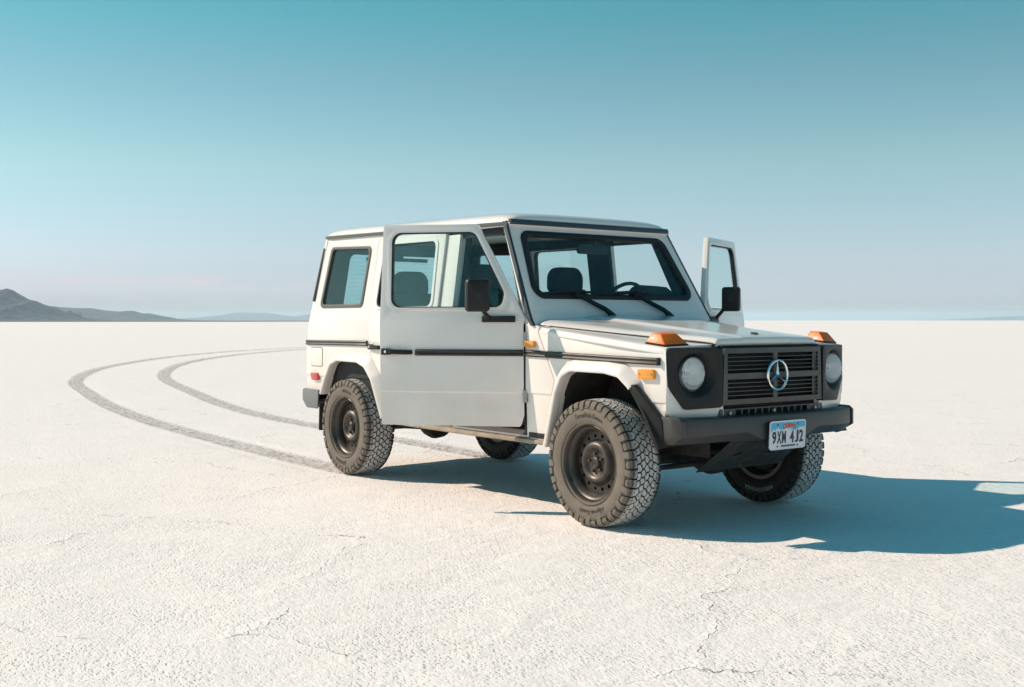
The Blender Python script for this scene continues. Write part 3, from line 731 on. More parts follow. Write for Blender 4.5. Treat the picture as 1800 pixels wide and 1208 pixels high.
# --- lamps and lamp surrounds
for s in (-1, 1):
    bm = B()
    oc = fillet([(.765, 1.040), (.47, 1.042), (.436, 1.028), (.436, .712), (.658, .704), (.765, .845)], [.03, .02, .02, .02, .03, .05], 5)
    fx = lambda y: .652-.29*(y-.44)-max(0, y-.715)**2*5
    panel(bm, oc, [circle(.600, .892, .124, 44)], .05, lambda u, v, d: (fx(u)-d, s*u, v))
    rings = []
    for r_, k, cy, cz in ((.124, 0, .600, .892), (.119, .12, .601, .893), (.099, .9, .604, .899), (.096, 1, .604, .899)):
        ring = []
        for i in range(44):
            a_ = 2*PI*i/44; y_ = cy+r_*math.cos(a_); y0_ = .600+.124*math.cos(a_); ring.append((fx(y0_)*(1-k)+(.578)*k-.0008, s*y_, cz+r_*math.sin(a_)))
        rings.append(ring)
    loft(bm, rings, True, False)
    su = finish(bm, 'headlight_surround', M['black_trim'], car, bevel=.005)
    bm = B()
    lathe(bm, [(.096, .565), (.099, .586), (.095, .593), (.088, .589)], 40, 'X', (0, s*.605, .899))
    finish(bm, 'lamp_rim', M['gutter'], su)
    bm = B(); prof = [(.0005, .614)]+[(.090*math.sin(a), .588+.026*math.cos(a)) for a in np.linspace(.15, PI/2, 9)]
    lathe(bm, prof, 40, 'X', (0, s*.605, .899))
    finish(bm, 'headlight', M['lens'], su, loc=(.588, s*.605, .899))
    bm = B(); prof = [(.0005, .512)]+[(.089*t, .512+.075*t*t) for t in np.linspace(.1, 1, 10)]
    lathe(bm, prof, 40, 'X', (0, s*.605, .899)); finish(bm, 'reflector', M['reflector'], su)
    bm = B(); tube(bm, [(.515, s*.605, .899), (.55, s*.605, .899), (.566, s*.605, .899)], [.011, .011, .004], 10); finish(bm, 'bulb', M['steel'], su)
    bm = B()
    for k in range(-8, 9):
        y_ = k*.0102; h_ = math.sqrt(max(0, .083**2-y_**2)); pts = []
        for z_ in np.linspace(-h_, h_, 9): rr_ = min(1, math.hypot(y_, z_)/.090); pts.append((.5865+.026*math.sqrt(max(0, 1-rr_*rr_)), s*.605+y_, .899+z_))
        tube(bm, pts, .0022, 5)
    finish(bm, 'lens_fluting', M['fluting'], su)
    # indicators on the wing tops
    bm = B(); loft(bm, [[(.405, s*.775, 1.052), (.555, s*.775, 1.040), (.555, s*.605, 1.050), (.405, s*.605, 1.064)], [(.40, s*.78, 1.070), (.56, s*.78, 1.056), (.56, s*.60, 1.062), (.40, s*.60, 1.076)]])
    taper(bm); ind = finish(bm, 'indicator', M['black_trim'], car, bevel=.003)
    bm = B(); loft(bm, [[(.405, s*.776, 1.0705), (.556, s*.776, 1.0565), (.556, s*.604, 1.0625), (.405, s*.604, 1.0765)], [(.420, s*.748, 1.121), (.495, s*.748, 1.115), (.495, s*.632, 1.119), (.420, s*.632, 1.125)]]); taper(bm)
    finish(bm, 'indicator_lens', M['orange_lens'], ind, bevel=.006)
    # amber side marker on the wing and little repeater by the hinge
    bm = B(); panel(bm, fillet([(.385, .922), (.512, .922), (.512, .870), (.385, .870)], .008, 3), (), .022, side_fn(s, -.022)); taper(bm); sm = finish(bm, 'side_marker', M['amber_lens'], car, bevel=.004)
    for xx in (.402, .495):
        bm = B(); lathe(bm, [(.0005, s*.8245), (.006, s*.8245), (.006, s*.820)], 10, 'Y', (xx, 0, .896)); taper(bm)
        finish(bm, 'marker_screw', M['steel'], sm)
    bm = B(); panel(bm, fillet([(-.628, 1.064), (-.532, 1.064), (-.532, 1.024), (-.628, 1.024)], .007, 3), (), .024, side_fn(s, -.024)); finish(bm, 'side_repeater', M['amber_lens'], car, bevel=.004)

# --- grille
bm = B()
holes = []
z0, z1 = .752, 1.006; ym = .392
for lo, hi in ((z0, .862), (.896, z1)):
    n = 5; th = .0048; hh = ((hi-lo)-(n-1)*th)/n
    for i in range(n):
        a = lo+i*(hh+th)
        for ya, yb in ((-ym, -.018), (.018, ym)):
            holes.append([(ya, a), (yb, a), (yb, a+hh), (ya, a+hh)])
panel(bm, [(-.43, .722), (.43, .722), (.418, 1.036), (-.418, 1.036)], holes, .014, lambda u, v, d: (.658-d-abs(u)*.022, u, v))
gr = finish(bm, 'grille', M['grille'], car, bevel=.0012, seg=1)
bm = B(); box(bm, .575, .585, -.42, .42, .66, 1.05)
finish(bm, 'radiator', M['radiator'], gr)
for yy in (-.30, .2, .31):
    bm = B(); tube(bm, [(.61, yy, .74), (.61, yy+.003, 1.02)], .0022, 6); finish(bm, 'radiator_bracket', M['chassis'], gr)
bm = B(); box(bm, .575, .630, -.42, .42, 1.037, 1.049); finish(bm, 'grille_top_gap', M['radiator'], gr, bevel=.003)  # black strip standing in for the dark gap between grille and bonnet
# three pointed star in a ring
def star(bm, Rr, rb, ext, pinch=.105):
    rings = []
    for i in range(49):
        a = 2*PI*i/48; c = Vector((0, math.sin(a), math.cos(a)))*Rr
        rings.append([c+c.normalized()*rb*math.cos(b)+Vector((1, 0, 0))*rb*1.1*math.sin(b) for b in np.linspace(0, 2*PI, 9)[:-1]])
    loft(bm, rings, True, False)
    pts = []
    for k in range(3):
        a = 2*PI*k/3; pts.append((a, Rr)); pts.append((a+PI/3, Rr*pinch*1.35))
    ctrF = bm.verts.new((ext, 0, 0)); ctrB = bm.verts.new((-ext*.3, 0, 0))
    vs = [bm.verts.new((0, math.sin(a)*r, math.cos(a)*r)) for a, r in pts]
    for i in range(6):
        j = (i+1) % 6
        bm.faces.new((ctrF, vs[i], vs[j])); bm.faces.new((ctrB, vs[j], vs[i]))
bm = B(); star(bm, .0835, .0075, .012); bmesh.ops.translate(bm, verts=bm.verts, vec=(.672, 0, .879))
o = finish(bm, 'star_emblem', M['chrome'], gr, smooth=25)
# --- slotted panel under the grille
bm = B(); hol = [[(-.315+i*.0575, .658), (-.315+i*.0575+.046, .658), (-.315+i*.0575+.046, .692), (-.315+i*.0575, .692)] for i in range(11)]
panel(bm, [(-.46, .640), (.46, .640), (.44, .700), (-.44, .700)], hol, .012, lambda u, v, d: (.640-d, u, v))
va = finish(bm, 'slotted_valance', M['grille'], car, bevel=.002, seg=1)
bm = B(); box(bm, .60, .615, -.44, .44, .60, .725); finish(bm, 'valance_back', M['radiator'], va)
for y in (-.37, 0, .37):
    bm = B(); lathe(bm, [(.0005, .652), (.009, .652), (.011, .645), (.011, .638)], 12, 'X', (0, y, .676)); finish(bm, 'valance_bolt', M['steel'], va)

# --- front bumper
bm = B()
hs = [(.770, .50, .560), (.766, .585, .560), (.742, .634, .560), (.66, .668, .562), (.50, .702, .566), (.31, .718, .570), (.20, .726, .528)]
st = [(-y, x, z) for y, x, z in hs]+hs[::-1]
rings = []
for y, xf, zb in st:
    zt = .664; 
    lowz = min(zb-.042, .522) if abs(y) > .25 else zb-.014
    back = xf-.17 if abs(y) < .70 else .475
    rings.append([(back, y, zt-.004), (xf-.024, y, zt), (xf-.006, y, zt-.006), (xf, y, zt-.018), (xf+.001, y, zb+.004), (xf-.008, y, zb-.004), (xf-.055, y, lowz), (back, y, lowz)])
loft(bm, rings)
fb = finish(bm, 'front_bumper', M['bumper'], car, bevel=.0045, seg=2)
for s in (-1, 1):
    bm = B()
    rings = []
    for y, xf in ((.722, .645), (.746, .638), (.772, .588), (.777, .50)):
        bk = max(xf-.10, .474); rings.append([(bk, s*y, .669), (xf-.02, s*y, .669), (xf+.006, s*y, .648), (xf+.007, s*y, .560), (max(xf-.05, .48), s*y, .528), (bk, s*y, .528)])
    loft(bm, rings); finish(bm, 'bumper_end_cap', M['bumper'], fb, bevel=.006)
# --- number plate
PX, PY, PZ = .748, -.006, .545
pb = B(); po = fillet([(-.154, -.079), (.154, -.079), (.154, .079), (-.154, .079)], .016, 5)
panel(pb, po, (), .006, lambda u, v, d: (-d+.003, u, v))
plate = finish(pb, 'number_plate', M['plate_face'], car, bevel=.0012, seg=1)
plate.location = (PX, PY, PZ); plate.rotation_euler = (0, R(2), 0)
bm = B(); panel(bm, fillet([(-.156, -.081), (.156, -.081), (.156, .081), (-.156, .081)], .018, 5), [fillet([(-.148, -.073), (.148, -.073), (.148, .073), (-.148, .073)], .012, 5)], .004, lambda u, v, d: (.0052-d, u, v)); finish(bm, 'plate_rim', M['plate_white'], plate)
def place_text(s_, size, z, y, mat, name, sx, bold, ext=.0008, arc=0):
    t = text_mesh(s_, size, ext, sx, bold)
    for v in t.verts:
        u, w_, d = v.co; v.co = Vector((.0042+d, y+u, z+w_-arc*u*u))
    return finish(t, name, mat, plate)
bm = B()
for ch, y_, wd in (('9', -.116, .034), ('X', -.074, .036), ('M', -.033, .034), ('4', .037, .034), ('J', .079, .030), ('2', .118, .034)):
    t = text_mesh(ch, .1, .0008, 1, .0030); xs_ = [v.co.x for v in t.verts]; ys_ = [v.co.y for v in t.verts]
    kx = wd/(max(xs_)-min(xs_)); ky = .070/(max(ys_)-min(ys_)); mx, my = (max(xs_)+min(xs_))/2, (max(ys_)+min(ys_))/2
    for v in t.verts: v.co = Vector((.0042+v.co.z, y_+(v.co.x-mx)*kx, -.012+(v.co.y-my)*ky))
    finish(t, 'plate_character', M['plate_ink'], plate)
place_text('CHIPAS', .034, .051, .012, M['plate_orange'], 'plate_heading', .98, .0014, arc=2.6)
place_text('TRNSPAQUEOUTMANWT', .0125, -.062, .004, M['plate_ink'], 'plate_footer', .86, .0003)
for y in (-.087, .087):
    for z in (-.062, .058):
        bm = B(); lathe(bm, [(.0005, .0062), (.005, .0058), (.006, .003)], 10, 'X', (0, y, z)); finish(bm, 'plate_screw', M['gutter'], plate)
bm = B(); box(bm, .70, .742, -.14, .13, .48, .62); finish(bm, 'plate_bracket', M['black_trim'], car, bevel=.004)

M['skid'] = principled('skid_plate_black', (.018, .018, .017), .6, var=.5, vscale=10, col2=(.04, .036, .03))
# --- skid plate and underbody
bm = B(); panel(bm, [(-.34, 0), (.34, 0), (.36, .32), (-.36, .32)], [circle(-.16, .16, .03, 14), circle(.12, .16, .03, 14), circle(-.02, .28, .022, 14)], .008, lambda u, v, d: (.64-v*.80, u, .525-v*.62-d))
for y in (-.25, -.08, .09, .26): tube(bm, [(.63, y, .512), (.40, y, .338)], .009, 6)
finish(bm, 'skid_plate', M['skid'], car, bevel=.002)
bm = B()
for s in (-1, 1):
    loft(bm, [[(x, s*y, z), (x, s*(y+.07), z), (x, s*(y+.07), z+.13), (x, s*y, z+.13)] for x, y, z in ((.60, .40, .56), (.3, .40, .56), (-.45, .40, .46), (-2.3, .42, .46), (-2.7, .42, .60), (-3.5, .42, .52))])
for x in (-.9, -1.7, -2.35, -3.4): box(bm, x-.05, x+.05, -.42, .42, .48, .56)
finish(bm, 'chassis_frame', M['dark'], car, bevel=.006)
for x, dy in ((0, .18), (-2.85, .0)):
    bm = B(); tube(bm, [(x, -.60, .369), (x, -.30, .369), (x, dy-.16, .369), (x, dy, .369), (x, dy+.16, .369), (x, .60, .369)], [.045, .045, .06, .09, .06, .045], 14)
    d = B(); lathe(d, [(.001, -.12), (.07, -.115), (.12, -.07), (.135, 0), (.12, .07), (.07, .11), (.001, .13)], 20, 'X', (x, dy, .36)); join(bm, d)
    for s in (-1, 1):
        tube(bm, [(x, s*.44, .36), (x-.5 if x > -1 else x+.6, s*.42, .44)], .03, 8)
        for k in range(40): pass
    finish(bm, 'axle', M['chassis'], car)
    for s in (-1, 1):
        bm = B(); tube(bm, [(x+.0+.055*math.cos(a), s*.46+.055*math.sin(a), .42+a*.0069) for a in np.linspace(0, 12*PI, 120)], .008, 6); finish(bm, 'coil_spring', M['dark'], car)
        bm = B(); tube(bm, [(x+.14, s*.50, .36), (x+.16, s*.46, .82)], .028, 10); tube(bm, [(x+.14, s*.50, .33), (x+.145, s*.49, .55)], .020, 10); finish(bm, 'shock_absorber', M['dark'], car)
bm = B(); tube(bm, [(-.1, .1, .42), (-1.3, .05, .44), (-2.7, 0, .40)], .035, 10)
box(bm, -1.5, -1.1, -.2, .25, .40, .60); tube(bm, [(-.4, -.32, .47), (-1.2, -.33, .45), (-2.3, -.30, .46)], .03, 10)
b2 = B(); lathe(b2, [(.001, -.36), (.07, -.35), (.09, -.3), (.09, .3), (.07, .35), (.001, .36)], 16, 'X', (-1.95, -.34, .455)); join(bm, b2)
finish(bm, 'drivetrain', M['chassis'], car, bevel=.004)
bm = B(); tube(bm, [(.16, -.56, .33), (.17, 0, .33), (.16, .56, .33)], .016, 8); tube(bm, [(.13, -.45, .45), (.18, .3, .36)], .018, 8); tube(bm, [(-.15, -.5, .33), (-.15, .5, .33)], .014, 8)
finish(bm, 'steering_rod', M['chassis'], car)
bm = B(); box(bm, -3.54, -.45, -.765, .765, .535, .555); box(bm, -.47, -.44, -.76, .76, .50, 1.15)
box(bm, -.44, .58, -.41, .41, .60, .66); box(bm, -.44, .58, -.41, -.39, .6, 1.04); box(bm, -.44, .58, .39, .41, .6, 1.04)
finish(bm, 'floor_pan', M['dark'], car)

# --- sills
for s in (-1, 1):
    bm = B()
    rings = []
    for x, z in ((-.445, .430), (-1.3, .428), (-2.24, .432)):
        rings.append([(x, s*.797, z), (x, s*.803, z+.006), (x, s*.803, z+.024), (x, s*.790, z+.03), (x, s*.700, z+.034), (x, s*.69, z)])
    loft(bm, rings); si = finish(bm, 'sill', M['sill'], car, bevel=.003)
    bm = B(); loft(bm, [[(x, s*.765, z+.034), (x, s*.765, z+.055), (x, s*.66, z+.115), (x, s*.66, z+.034)] for x, z in ((-.50, .430), (-1.48, .428))])
    loft(bm, [[(x, s*.765, z+.034), (x, s*.765, z+.055), (x, s*.66, z+.115), (x, s*.66, z+.034)] for x, z in ((-1.64, .430), (-2.24, .428))])
    finish(bm, 'step_plate', M['step'], si, bevel=.003)
    bm = B(); box(bm, -1.46, -.60, min(s*.772, s*.780), max(s*.772, s*.780), .464, .476); finish(bm, 'sill_strip', M['steel'], si)
    bm = B(); box(bm, -.62, -.46, min(s*.70, s*.79), max(s*.70, s*.79), .466, .50); finish(bm, 'sill_rubber', M['black_trim'], si, bevel=.006)

# --- rear bumper, mud flaps, markers, vents, fuel flap
bm = B()
rings = []
for y, xo in ((-.81, .0), (-.80, .05), (-.74, .10), (-.4, .12), (.4, .12), (.74, .10), (.80, .05), (.81, .0)):
    xb = -3.575-xo
    rings.append([(-3.34 if abs(y) > .77 else -3.50, y, .628), (xb, y, .628), (xb-.012, y, .61), (xb-.010, y, .535), (xb+.06, y, .475), (-3.36 if abs(y) > .77 else -3.5, y, .475)])
loft(bm, rings); finish(bm, 'rear_bumper', principled('faded_grey_bumper', (.19, .20, .21), .6, var=.2), car, bevel=.008)
for s in (-1, 1):
    bm = B(); panel(bm, fillet([(.47, .30), (.80, .30), (.80, .52), (.47, .52)], .012, 3), (), .010, lambda u, v, d: (-3.335-d-(.52-v)*.05, s*u, v)); finish(bm, 'mud_flap', M['arch'], car, bevel=.002)
    bm = B(); panel(bm, fillet([(-3.462, .765), (-3.352, .765), (-3.340, .705), (-3.45, .705)], .012, 3), (), .020, side_fn(s, -.020)); finish(bm, 'rear_marker', M['red_lens'], car, bevel=.004)
    bm = B(); panel(bm, fillet([(-3.395, 1.775), (-3.372, 1.775), (-3.452, 1.345), (-3.482, 1.345)], .008, 3), (), .012, side_fn(s, -.010)); finish(bm, 'pillar_vent', M['black_trim'], car, bevel=.003)
    bm = B()
    for z0_ in (.72, .86): box(bm, -3.592, -3.570, min(s*.62, s*.78), max(s*.62, s*.78), z0_, z0_+.12)
    finish(bm, 'tail_light', M['red_lens'], car, bevel=.004)
bm = B(); fo = fillet([(-3.475, .968), (-3.285, .968), (-3.285, .822), (-3.475, .822)], .018, 4)
panel(bm, fo, (), .004, side_fn(-1, -.0035)); fuel = finish(bm, 'fuel_flap', M['paint'], car, bevel=.0015)
bm = B(); panel(bm, fillet([(-3.480, .973), (-3.280, .973), (-3.280, .817), (-3.480, .817)], .02, 4), (), .003, side_fn(-1, -.001)); finish(bm, 'flap_gap', M['grey_rubber'], fuel)
# --- side mouldings
def moulding(s, x0, x1, z0_, z1_, parent, name='side_moulding', h=.020, fn=None):
    b = B(); f = fn or (lambda x, y, z: (x, s*y, z))
    def sec(x, zc): return [f(x, .799, zc-h), f(x, .812, zc-h), f(x, .819, zc-h*.5), f(x, .8125, zc-h*.15), f(x, .8125, zc+h*.2), f(x, .819, zc+h*.55), f(x, .812, zc+h), f(x, .799, zc+h)]
    loft(b, [sec(x0+(x1-x0)*i/6, z0_+(z1_-z0_)*i/6) for i in range(7)])
    if x1 > .2: taper(b)
    return finish(b, name, M['moulding'], parent, bevel=.0015)
for s in (-1, 1):
    moulding(s, -3.545, -2.565, 1.010, 1.017, car)
    moulding(s, -.628, .535, .987, .966, car)
    bm = B(); box(bm, .535, .55, min(s*.799, s*.821), max(s*.799, s*.821), .945, .988); taper(bm); finish(bm, 'moulding_end_cap', M['black_trim'], car, bevel=.003)

# --- windows of the quarters and tailgate
for s in (-1, 1):
    bm = B(); gi = fillet([(-3.236, 1.756), (-2.652, 1.735), (-2.697, 1.315), (-3.318, 1.315)], .035, 4)
    panel(bm, q_win, [gi], .026, side_fn(s, -.008)); qs = finish(bm, 'quarter_window', M['grey_rubber'], car, bevel=.004)
    bm = B(); panel(bm, fillet([(-3.246, 1.766), (-2.642, 1.745), (-2.687, 1.305), (-3.328, 1.305)], .035, 4), (), .005, side_fn(s, .006)); finish(bm, 'pane', M['quarter_glass'], qs)
bm = B(); panel(bm, tw_, [fillet([(-.49, 1.735), (.49, 1.735), (.515, 1.26), (-.515, 1.26)], .05, 4)], .034, lambda u, v, d: tail_fn(u, v, d-.004)); rw = finish(bm, 'rear_window', M['rubber'], car)
bm = B(); panel(bm, fillet([(-.50, 1.745), (.50, 1.745), (.525, 1.25), (-.525, 1.25)], .05, 4), (), .005, lambda u, v, d: tail_fn(u, v, d+.01)); finish(bm, 'pane', M['glass'], rw)
bm = B()
for i in range(13):
    z = 1.30+i*.034; p = tail_fn(0, z, .018); tube(bm, [(p[0], -.48, z), (p[0], .48, z)], .0006, 4)
finish(bm, 'defroster_lines', M['cabin'], rw)
bm = B(); loft(bm, [[tail_fn(y, z, -.02), tail_fn(y, z+.03, -.02), tail_fn(y, z+.03, -.045), tail_fn(y, z, -.045)] for y, z in ((-.30, 1.69), (.0, 1.692), (.30, 1.69))]); box(bm, -3.46, -3.42, -.07, .05, 1.70, 1.80); finish(bm, 'rear_wiper', M['black_trim'], car, bevel=.003)

# --- doors
def make_door(s, outline, glass_o, x_hinge, angle, name, closed):
    """panel is built in its own space: origin on the hinge line, u measured rearwards"""
    root = None
    f = lambda u, v, d: (x_hinge*0-u, s*(Ys(v)-.80-d), v)
    b = B(); go = fillet(glass_o, .06 if not closed else .05, 5)
    panel(b, outline, [go], .035, f, CUTS)
    # raised frame moulding round the glass
    gc = Vector((sum(p[0] for p in go)/len(go), sum(p[1] for p in go)/len(go)))
    big = [tuple(gc+(Vector(p)-gc)*(1+.030/max(.05, (Vector(p)-gc).length))) for p in go]
    panel(b, big, [go], .012, lambda u, v, d: f(u, v, d-.006))
    d_ = finish(b, name, M['paint'], car, bevel=.0045)
    d_.location = (x_hinge, s*.80, 0); d_.rotation_euler = (0, 0, angle)
    gi = [tuple(gc+(Vector(p)-gc)*(1-.011/(Vector(p)-gc).length)) for p in go]
    b = B(); panel(b, go, [gi], .03, lambda u, v, d: f(u, v, d+.001)); finish(b, 'window_seal', M['rubber'], d_)
    b = B(); panel(b, [tuple(gc+(Vector(p)-gc)*(1-.004/(Vector(p)-gc).length)) for p in go], (), .005, lambda u, v, d: f(u, v, d+.014)); finish(b, 'window', M['glass'], d_)
    # inside trim card
    us = [p[0] for p in outline]; u0, u1 = min(us)+.03, max(us)-.03
    b = B(); panel(b, fillet([(u0, .56), (u1-.02, .56), (u1-.02, min(p[1] for p in glass_o)-.03), (u0, min(p[1] for p in glass_o)-.03)], .03, 3), (), .03, lambda u, v, d: f(u, v, d+.036)); finish(b, 'door_card', M['cabin'], d_, bevel=.006)
    return d_, f
FO = fillet([(.012, 1.172), (.0, 1.20), (.318, 1.797), (.934, 1.797), (.936, 1.17), (.928, .528), (.03, .528), (.008, .60)], [0, .02, .02, .015, 0, .01, .02, .02], 3)
FG = [(.875, 1.747), (.335, 1.747), (.135, 1.36), (.15, 1.27), (.865, 1.27)]
RO = fillet([(.0, 1.795), (.888, 1.795), (.921, 1.17), (.918, 1.0), (.765, .745), (.605, .505), (.02, .505), (.014, 1.17)], [.015, .015, 0, .03, .03, .01, .01, 0], 3)
RG = [(.105, 1.745), (.80, 1.752), (.835, 1.288), (.092, 1.288)]
def door_fittings(d_, s, hand_u, strip, hinge):
    lx = lambda x, y, z: (x, s*(y-.80), z)
    # recessed dish and bar handle
    b = B(); panel(b, circle(hand_u-.085, .995, .052, 24, .040), [circle(hand_u-.085, .995, .044, 24, .033)], .003, lambda u, v, dd: (-u, s*(.0015-dd+.0005), v)); finish(b, 'handle_dish', M['paint'], d_)
    b = B()
    loft(b, [[(-(hand_u-t), s*y0, z-h), (-(hand_u-t), s*y1, z-h), (-(hand_u-t), s*y1, z+h), (-(hand_u-t), s*y0, z+h)] for t, y0, y1, z, h in ((0, .0, .020, .992, .020), (.055, .0, .026, .992, .020), (.06, .012, .034, .992, .015), (.17, .012, .034, .989, .015), (.175, .0, .026, .989, .014), (.20, .0, .018, .989, .014))])
    h_ = finish(b, 'door_handle', M['black_trim'], d_, bevel=.004)
    b = B(); lathe(b, [(.0005, s*.0235), (.009, s*.0235), (.010, s*.018)], 14, 'Y', (-(hand_u-.028), 0, .992)); finish(b, 'door_lock', M['chrome'], d_)
    moulding(s, -strip[0], -strip[1], strip[2], strip[3], d_, fn=lx)
    if hinge:
        for z in (.72, 1.08):
            b = B()
            for k in (-1, 0, 1): tube(b, [(.006, s*.006, z+k*.026-.012), (.006, s*.006, z+k*.026+.012)], .0085, 10)
            box(b, -.012, .006, min(s*-.01, s*.004), max(s*-.01, s*.004), z-.038, z+.038)
            finish(b, 'door_hinge', M['steel'], d_)
def door_mirror(d_, s):
    b = B(); panel(b, fillet([(.062, 1.178), (.272, 1.178), (.272, 1.218), (.062, 1.218)], .005, 2), (), .022, lambda u, v, dd: (-u, s*(Ys(v)-.80+.020-dd), v))
    m_ = finish(b, 'mirror_base', M['black_trim'], d_, bevel=.004)
    mo_, mk_ = (.178, 1.0) if s < 0 else (.108, .88)
    b = B(); tube(b, [(-.225, s*.010, 1.205), (-.245, s*.05*mo_/.178, 1.235), (-.262, s*.12*mo_/.178, 1.29), (-.262, s*.155*mo_/.178, 1.335), (-.262, s*.175*mo_/.178, 1.342)], [.014, .013, .012, .013, .012], 10)
    finish(b, 'mirror_arm', M['black_trim'], d_)
    # head: front shell faces forwards, glass faces back
    b = B(); R3 = Matrix.Translation((-.262, s*mo_, 1.342)) @ Matrix.Rotation(R(-66 if s < 0 else 8), 4, 'Z') @ Matrix.Scale(mk_, 4)
    o0 = fillet([(-.075, -.100), (.075, -.100), (.075, .100), (-.075, .100)], .022, 4)
    rings = [[R3 @ Vector((x, u*k, v*k)) for u, v in o0] for x, k in ((.030, .80), (.026, .90), (.016, .97), (0, 1.0), (-.022, 1.0), (-.026, .97))]
    loft(b, rings); finish(b, 'mirror_head', M['black_trim'], d_, bevel=.003)
    b = B(); loft(b, [[R3 @ Vector((x, u*.92, v*.94)) for u, v in o0] for x in (-.0265, -.028)]); finish(b, 'mirror_glass', M['mirror_face'], d_)
    # knuckle
    b = B(); lathe(b, [(.0005, .062), (.018, .060), (.022, .045), (.022, .02)], 14, 'X'); bmesh.ops.transform(b, matrix=R3 @ Matrix.Translation((-.028, 0, 0)), verts=b.verts); finish(b, 'mirror_knuckle', M['rubber'], d_)
for s, ang, lab in ((-1, R(42), None), (1, -R(66), None)):
    d_, f = make_door(s, FO, FG, -.640, ang, 'front_door', False)
    door_fittings(d_, s, .922, (.702, .012, .988, .987), True); door_mirror(d_, s)
    d2, f2 = make_door(s, RO, RG, -1.632, 0, 'rear_door', True)
    door_fittings(d2, s, .905, (.680, .015, 1.003, .992), False)

# --- inner trim and headliner
bm = B()
for s in (-1, 1):
    panel(bm, [(-3.36, 1.80), (-2.53, 1.80), (-2.56, 1.17), (-2.56, .60), (-3.50, .60), (-3.48, 1.17)], [fillet([(-3.25, 1.765), (-2.64, 1.745), (-2.685, 1.30), (-3.335, 1.30)], .04, 4)], .02, side_fn(s, .035), CUTS)
    panel(bm, [(-1.70, 1.80), (-1.455, 1.80), (-1.46, .56), (-1.70, .56)], (), .03, side_fn(s, .072), CUTS)
    panel(bm, [(-2.60, 1.80), (-2.50, 1.80), (-2.52, .60), (-2.62, .60)], (), .03, side_fn(s, .050), CUTS)
    panel(bm, [(-3.37, 1.83), (-1.0, 1.81), (-1.03, 1.745), (-3.35, 1.765)], (), .03, side_fn(s, .040))
    panel(bm, [(-.665, 1.20), (-.955, 1.79), (-1.02, 1.79), (-.745, 1.20)], (), .05, side_fn(s, .050))
panel(bm, [(-.69, 1.83), (.69, 1.83), (.76, 1.177), (.76, .60), (-.76, .60), (-.76, 1.177)], [tw_], .02, lambda u, v, d: tail_fn(u, v, d+.034), (1.177,))
box(bm, -1.02, -.93, -.69, .69, 1.752, 1.80)
finish(bm, 'inner_trim', M['cabin'], car, bevel=.006)
bm = B(); loft(bm, [[(x, y, gz(x)-.01+.055*(1-(abs(y)/.70)**3)*(1 if -3.3 < x < -1.0 else .3)) for y in np.linspace(-.69, .69, 15)] for x in (-3.38, -3.2, -2.5, -1.8, -1.2, -.97)], False, False)
hl = finish(bm, 'headliner', M['liner'], car); mo = hl.modifiers.new('thickness', 'SOLIDIFY'); mo.thickness = .01
for s in (-1, 1):
    bm = B(); tube(bm, [(-1.15, s*.60, 1.81), (-1.17, s*.59, 1.775), (-1.35, s*.59, 1.772), (-1.37, s*.60, 1.81)], .011, 8); finish(bm, 'grab_handle', M['liner'], car)
# --- seats
def seat(x, y, wd, name='seat', back_h=.62):
    b = B()
    def pad(rings_): loft(b, rings_)
    def rr(cx, cz, hx, hz, n=3): return fillet([(cx-hx, cz-hz), (cx+hx, cz-hz), (cx+hx, cz+hz), (cx-hx, cz+hz)], min(hx, hz)*.7, n)
    rings = []
    for yy, k in ((-1, .80), (-.92, .94), (-.6, 1), (.6, 1), (.92, .94), (1, .80)):
        rings.append([(x+.22+px, y+yy*wd/2, z) for px, z in rr(0, .82, .27*k, .085*k)])
    pad(rings)
    rings = []
    th = R(12)
    for yy, k in ((-1, .84), (-.92, .95), (-.6, 1), (.6, 1), (.92, .95), (1, .84)):
        pts = rr(0, .30, .075*k, .31*k)
        rings.append([(x-.05+px*math.cos(th)-pz*math.sin(th), y+yy*wd/2, .80+pz*math.cos(th)+px*math.sin(th)) for px, pz in pts])
    pad(rings)
    return finish(b, name, M['seat'], car, bevel=.012, smooth=60)
def headrest(s_, x, y, z, wd=.30, ht=.19, parent=None):
    b = B()
    o = fillet([(-wd/2, -ht/2), (wd/2, -ht/2), (wd/2, ht/2), (-wd/2, ht/2)], [.045, .045, .09, .09], 6)
    loft(b, [[(x+xx, y+u*k, z+v*k) for u, v in o] for xx, k in ((-.062, .72), (-.055, .88), (-.035, 1), (.025, 1), (.045, .90), (.052, .72))])
    hh = finish(b, 'headrest', M['seat'], parent, smooth=60)
    for q in (-.065, .065):
        b = B(); tube(b, [(x-.01, y+q, z-ht/2-.11), (x-.01, y+q, z-ht/2+.02)], .006, 8); finish(b, 'headrest_post', M['steel'], parent)
for y in (-.38, .38):
    s1 = seat(-1.50, y, .50); headrest(s1, -1.66, y, 1.492, parent=s1)
s2 = seat(-2.50, 0, 1.28, 'rear_seat')
for y in (-.36, .40): headrest(s2, -2.66, y, 1.475, parent=s2)
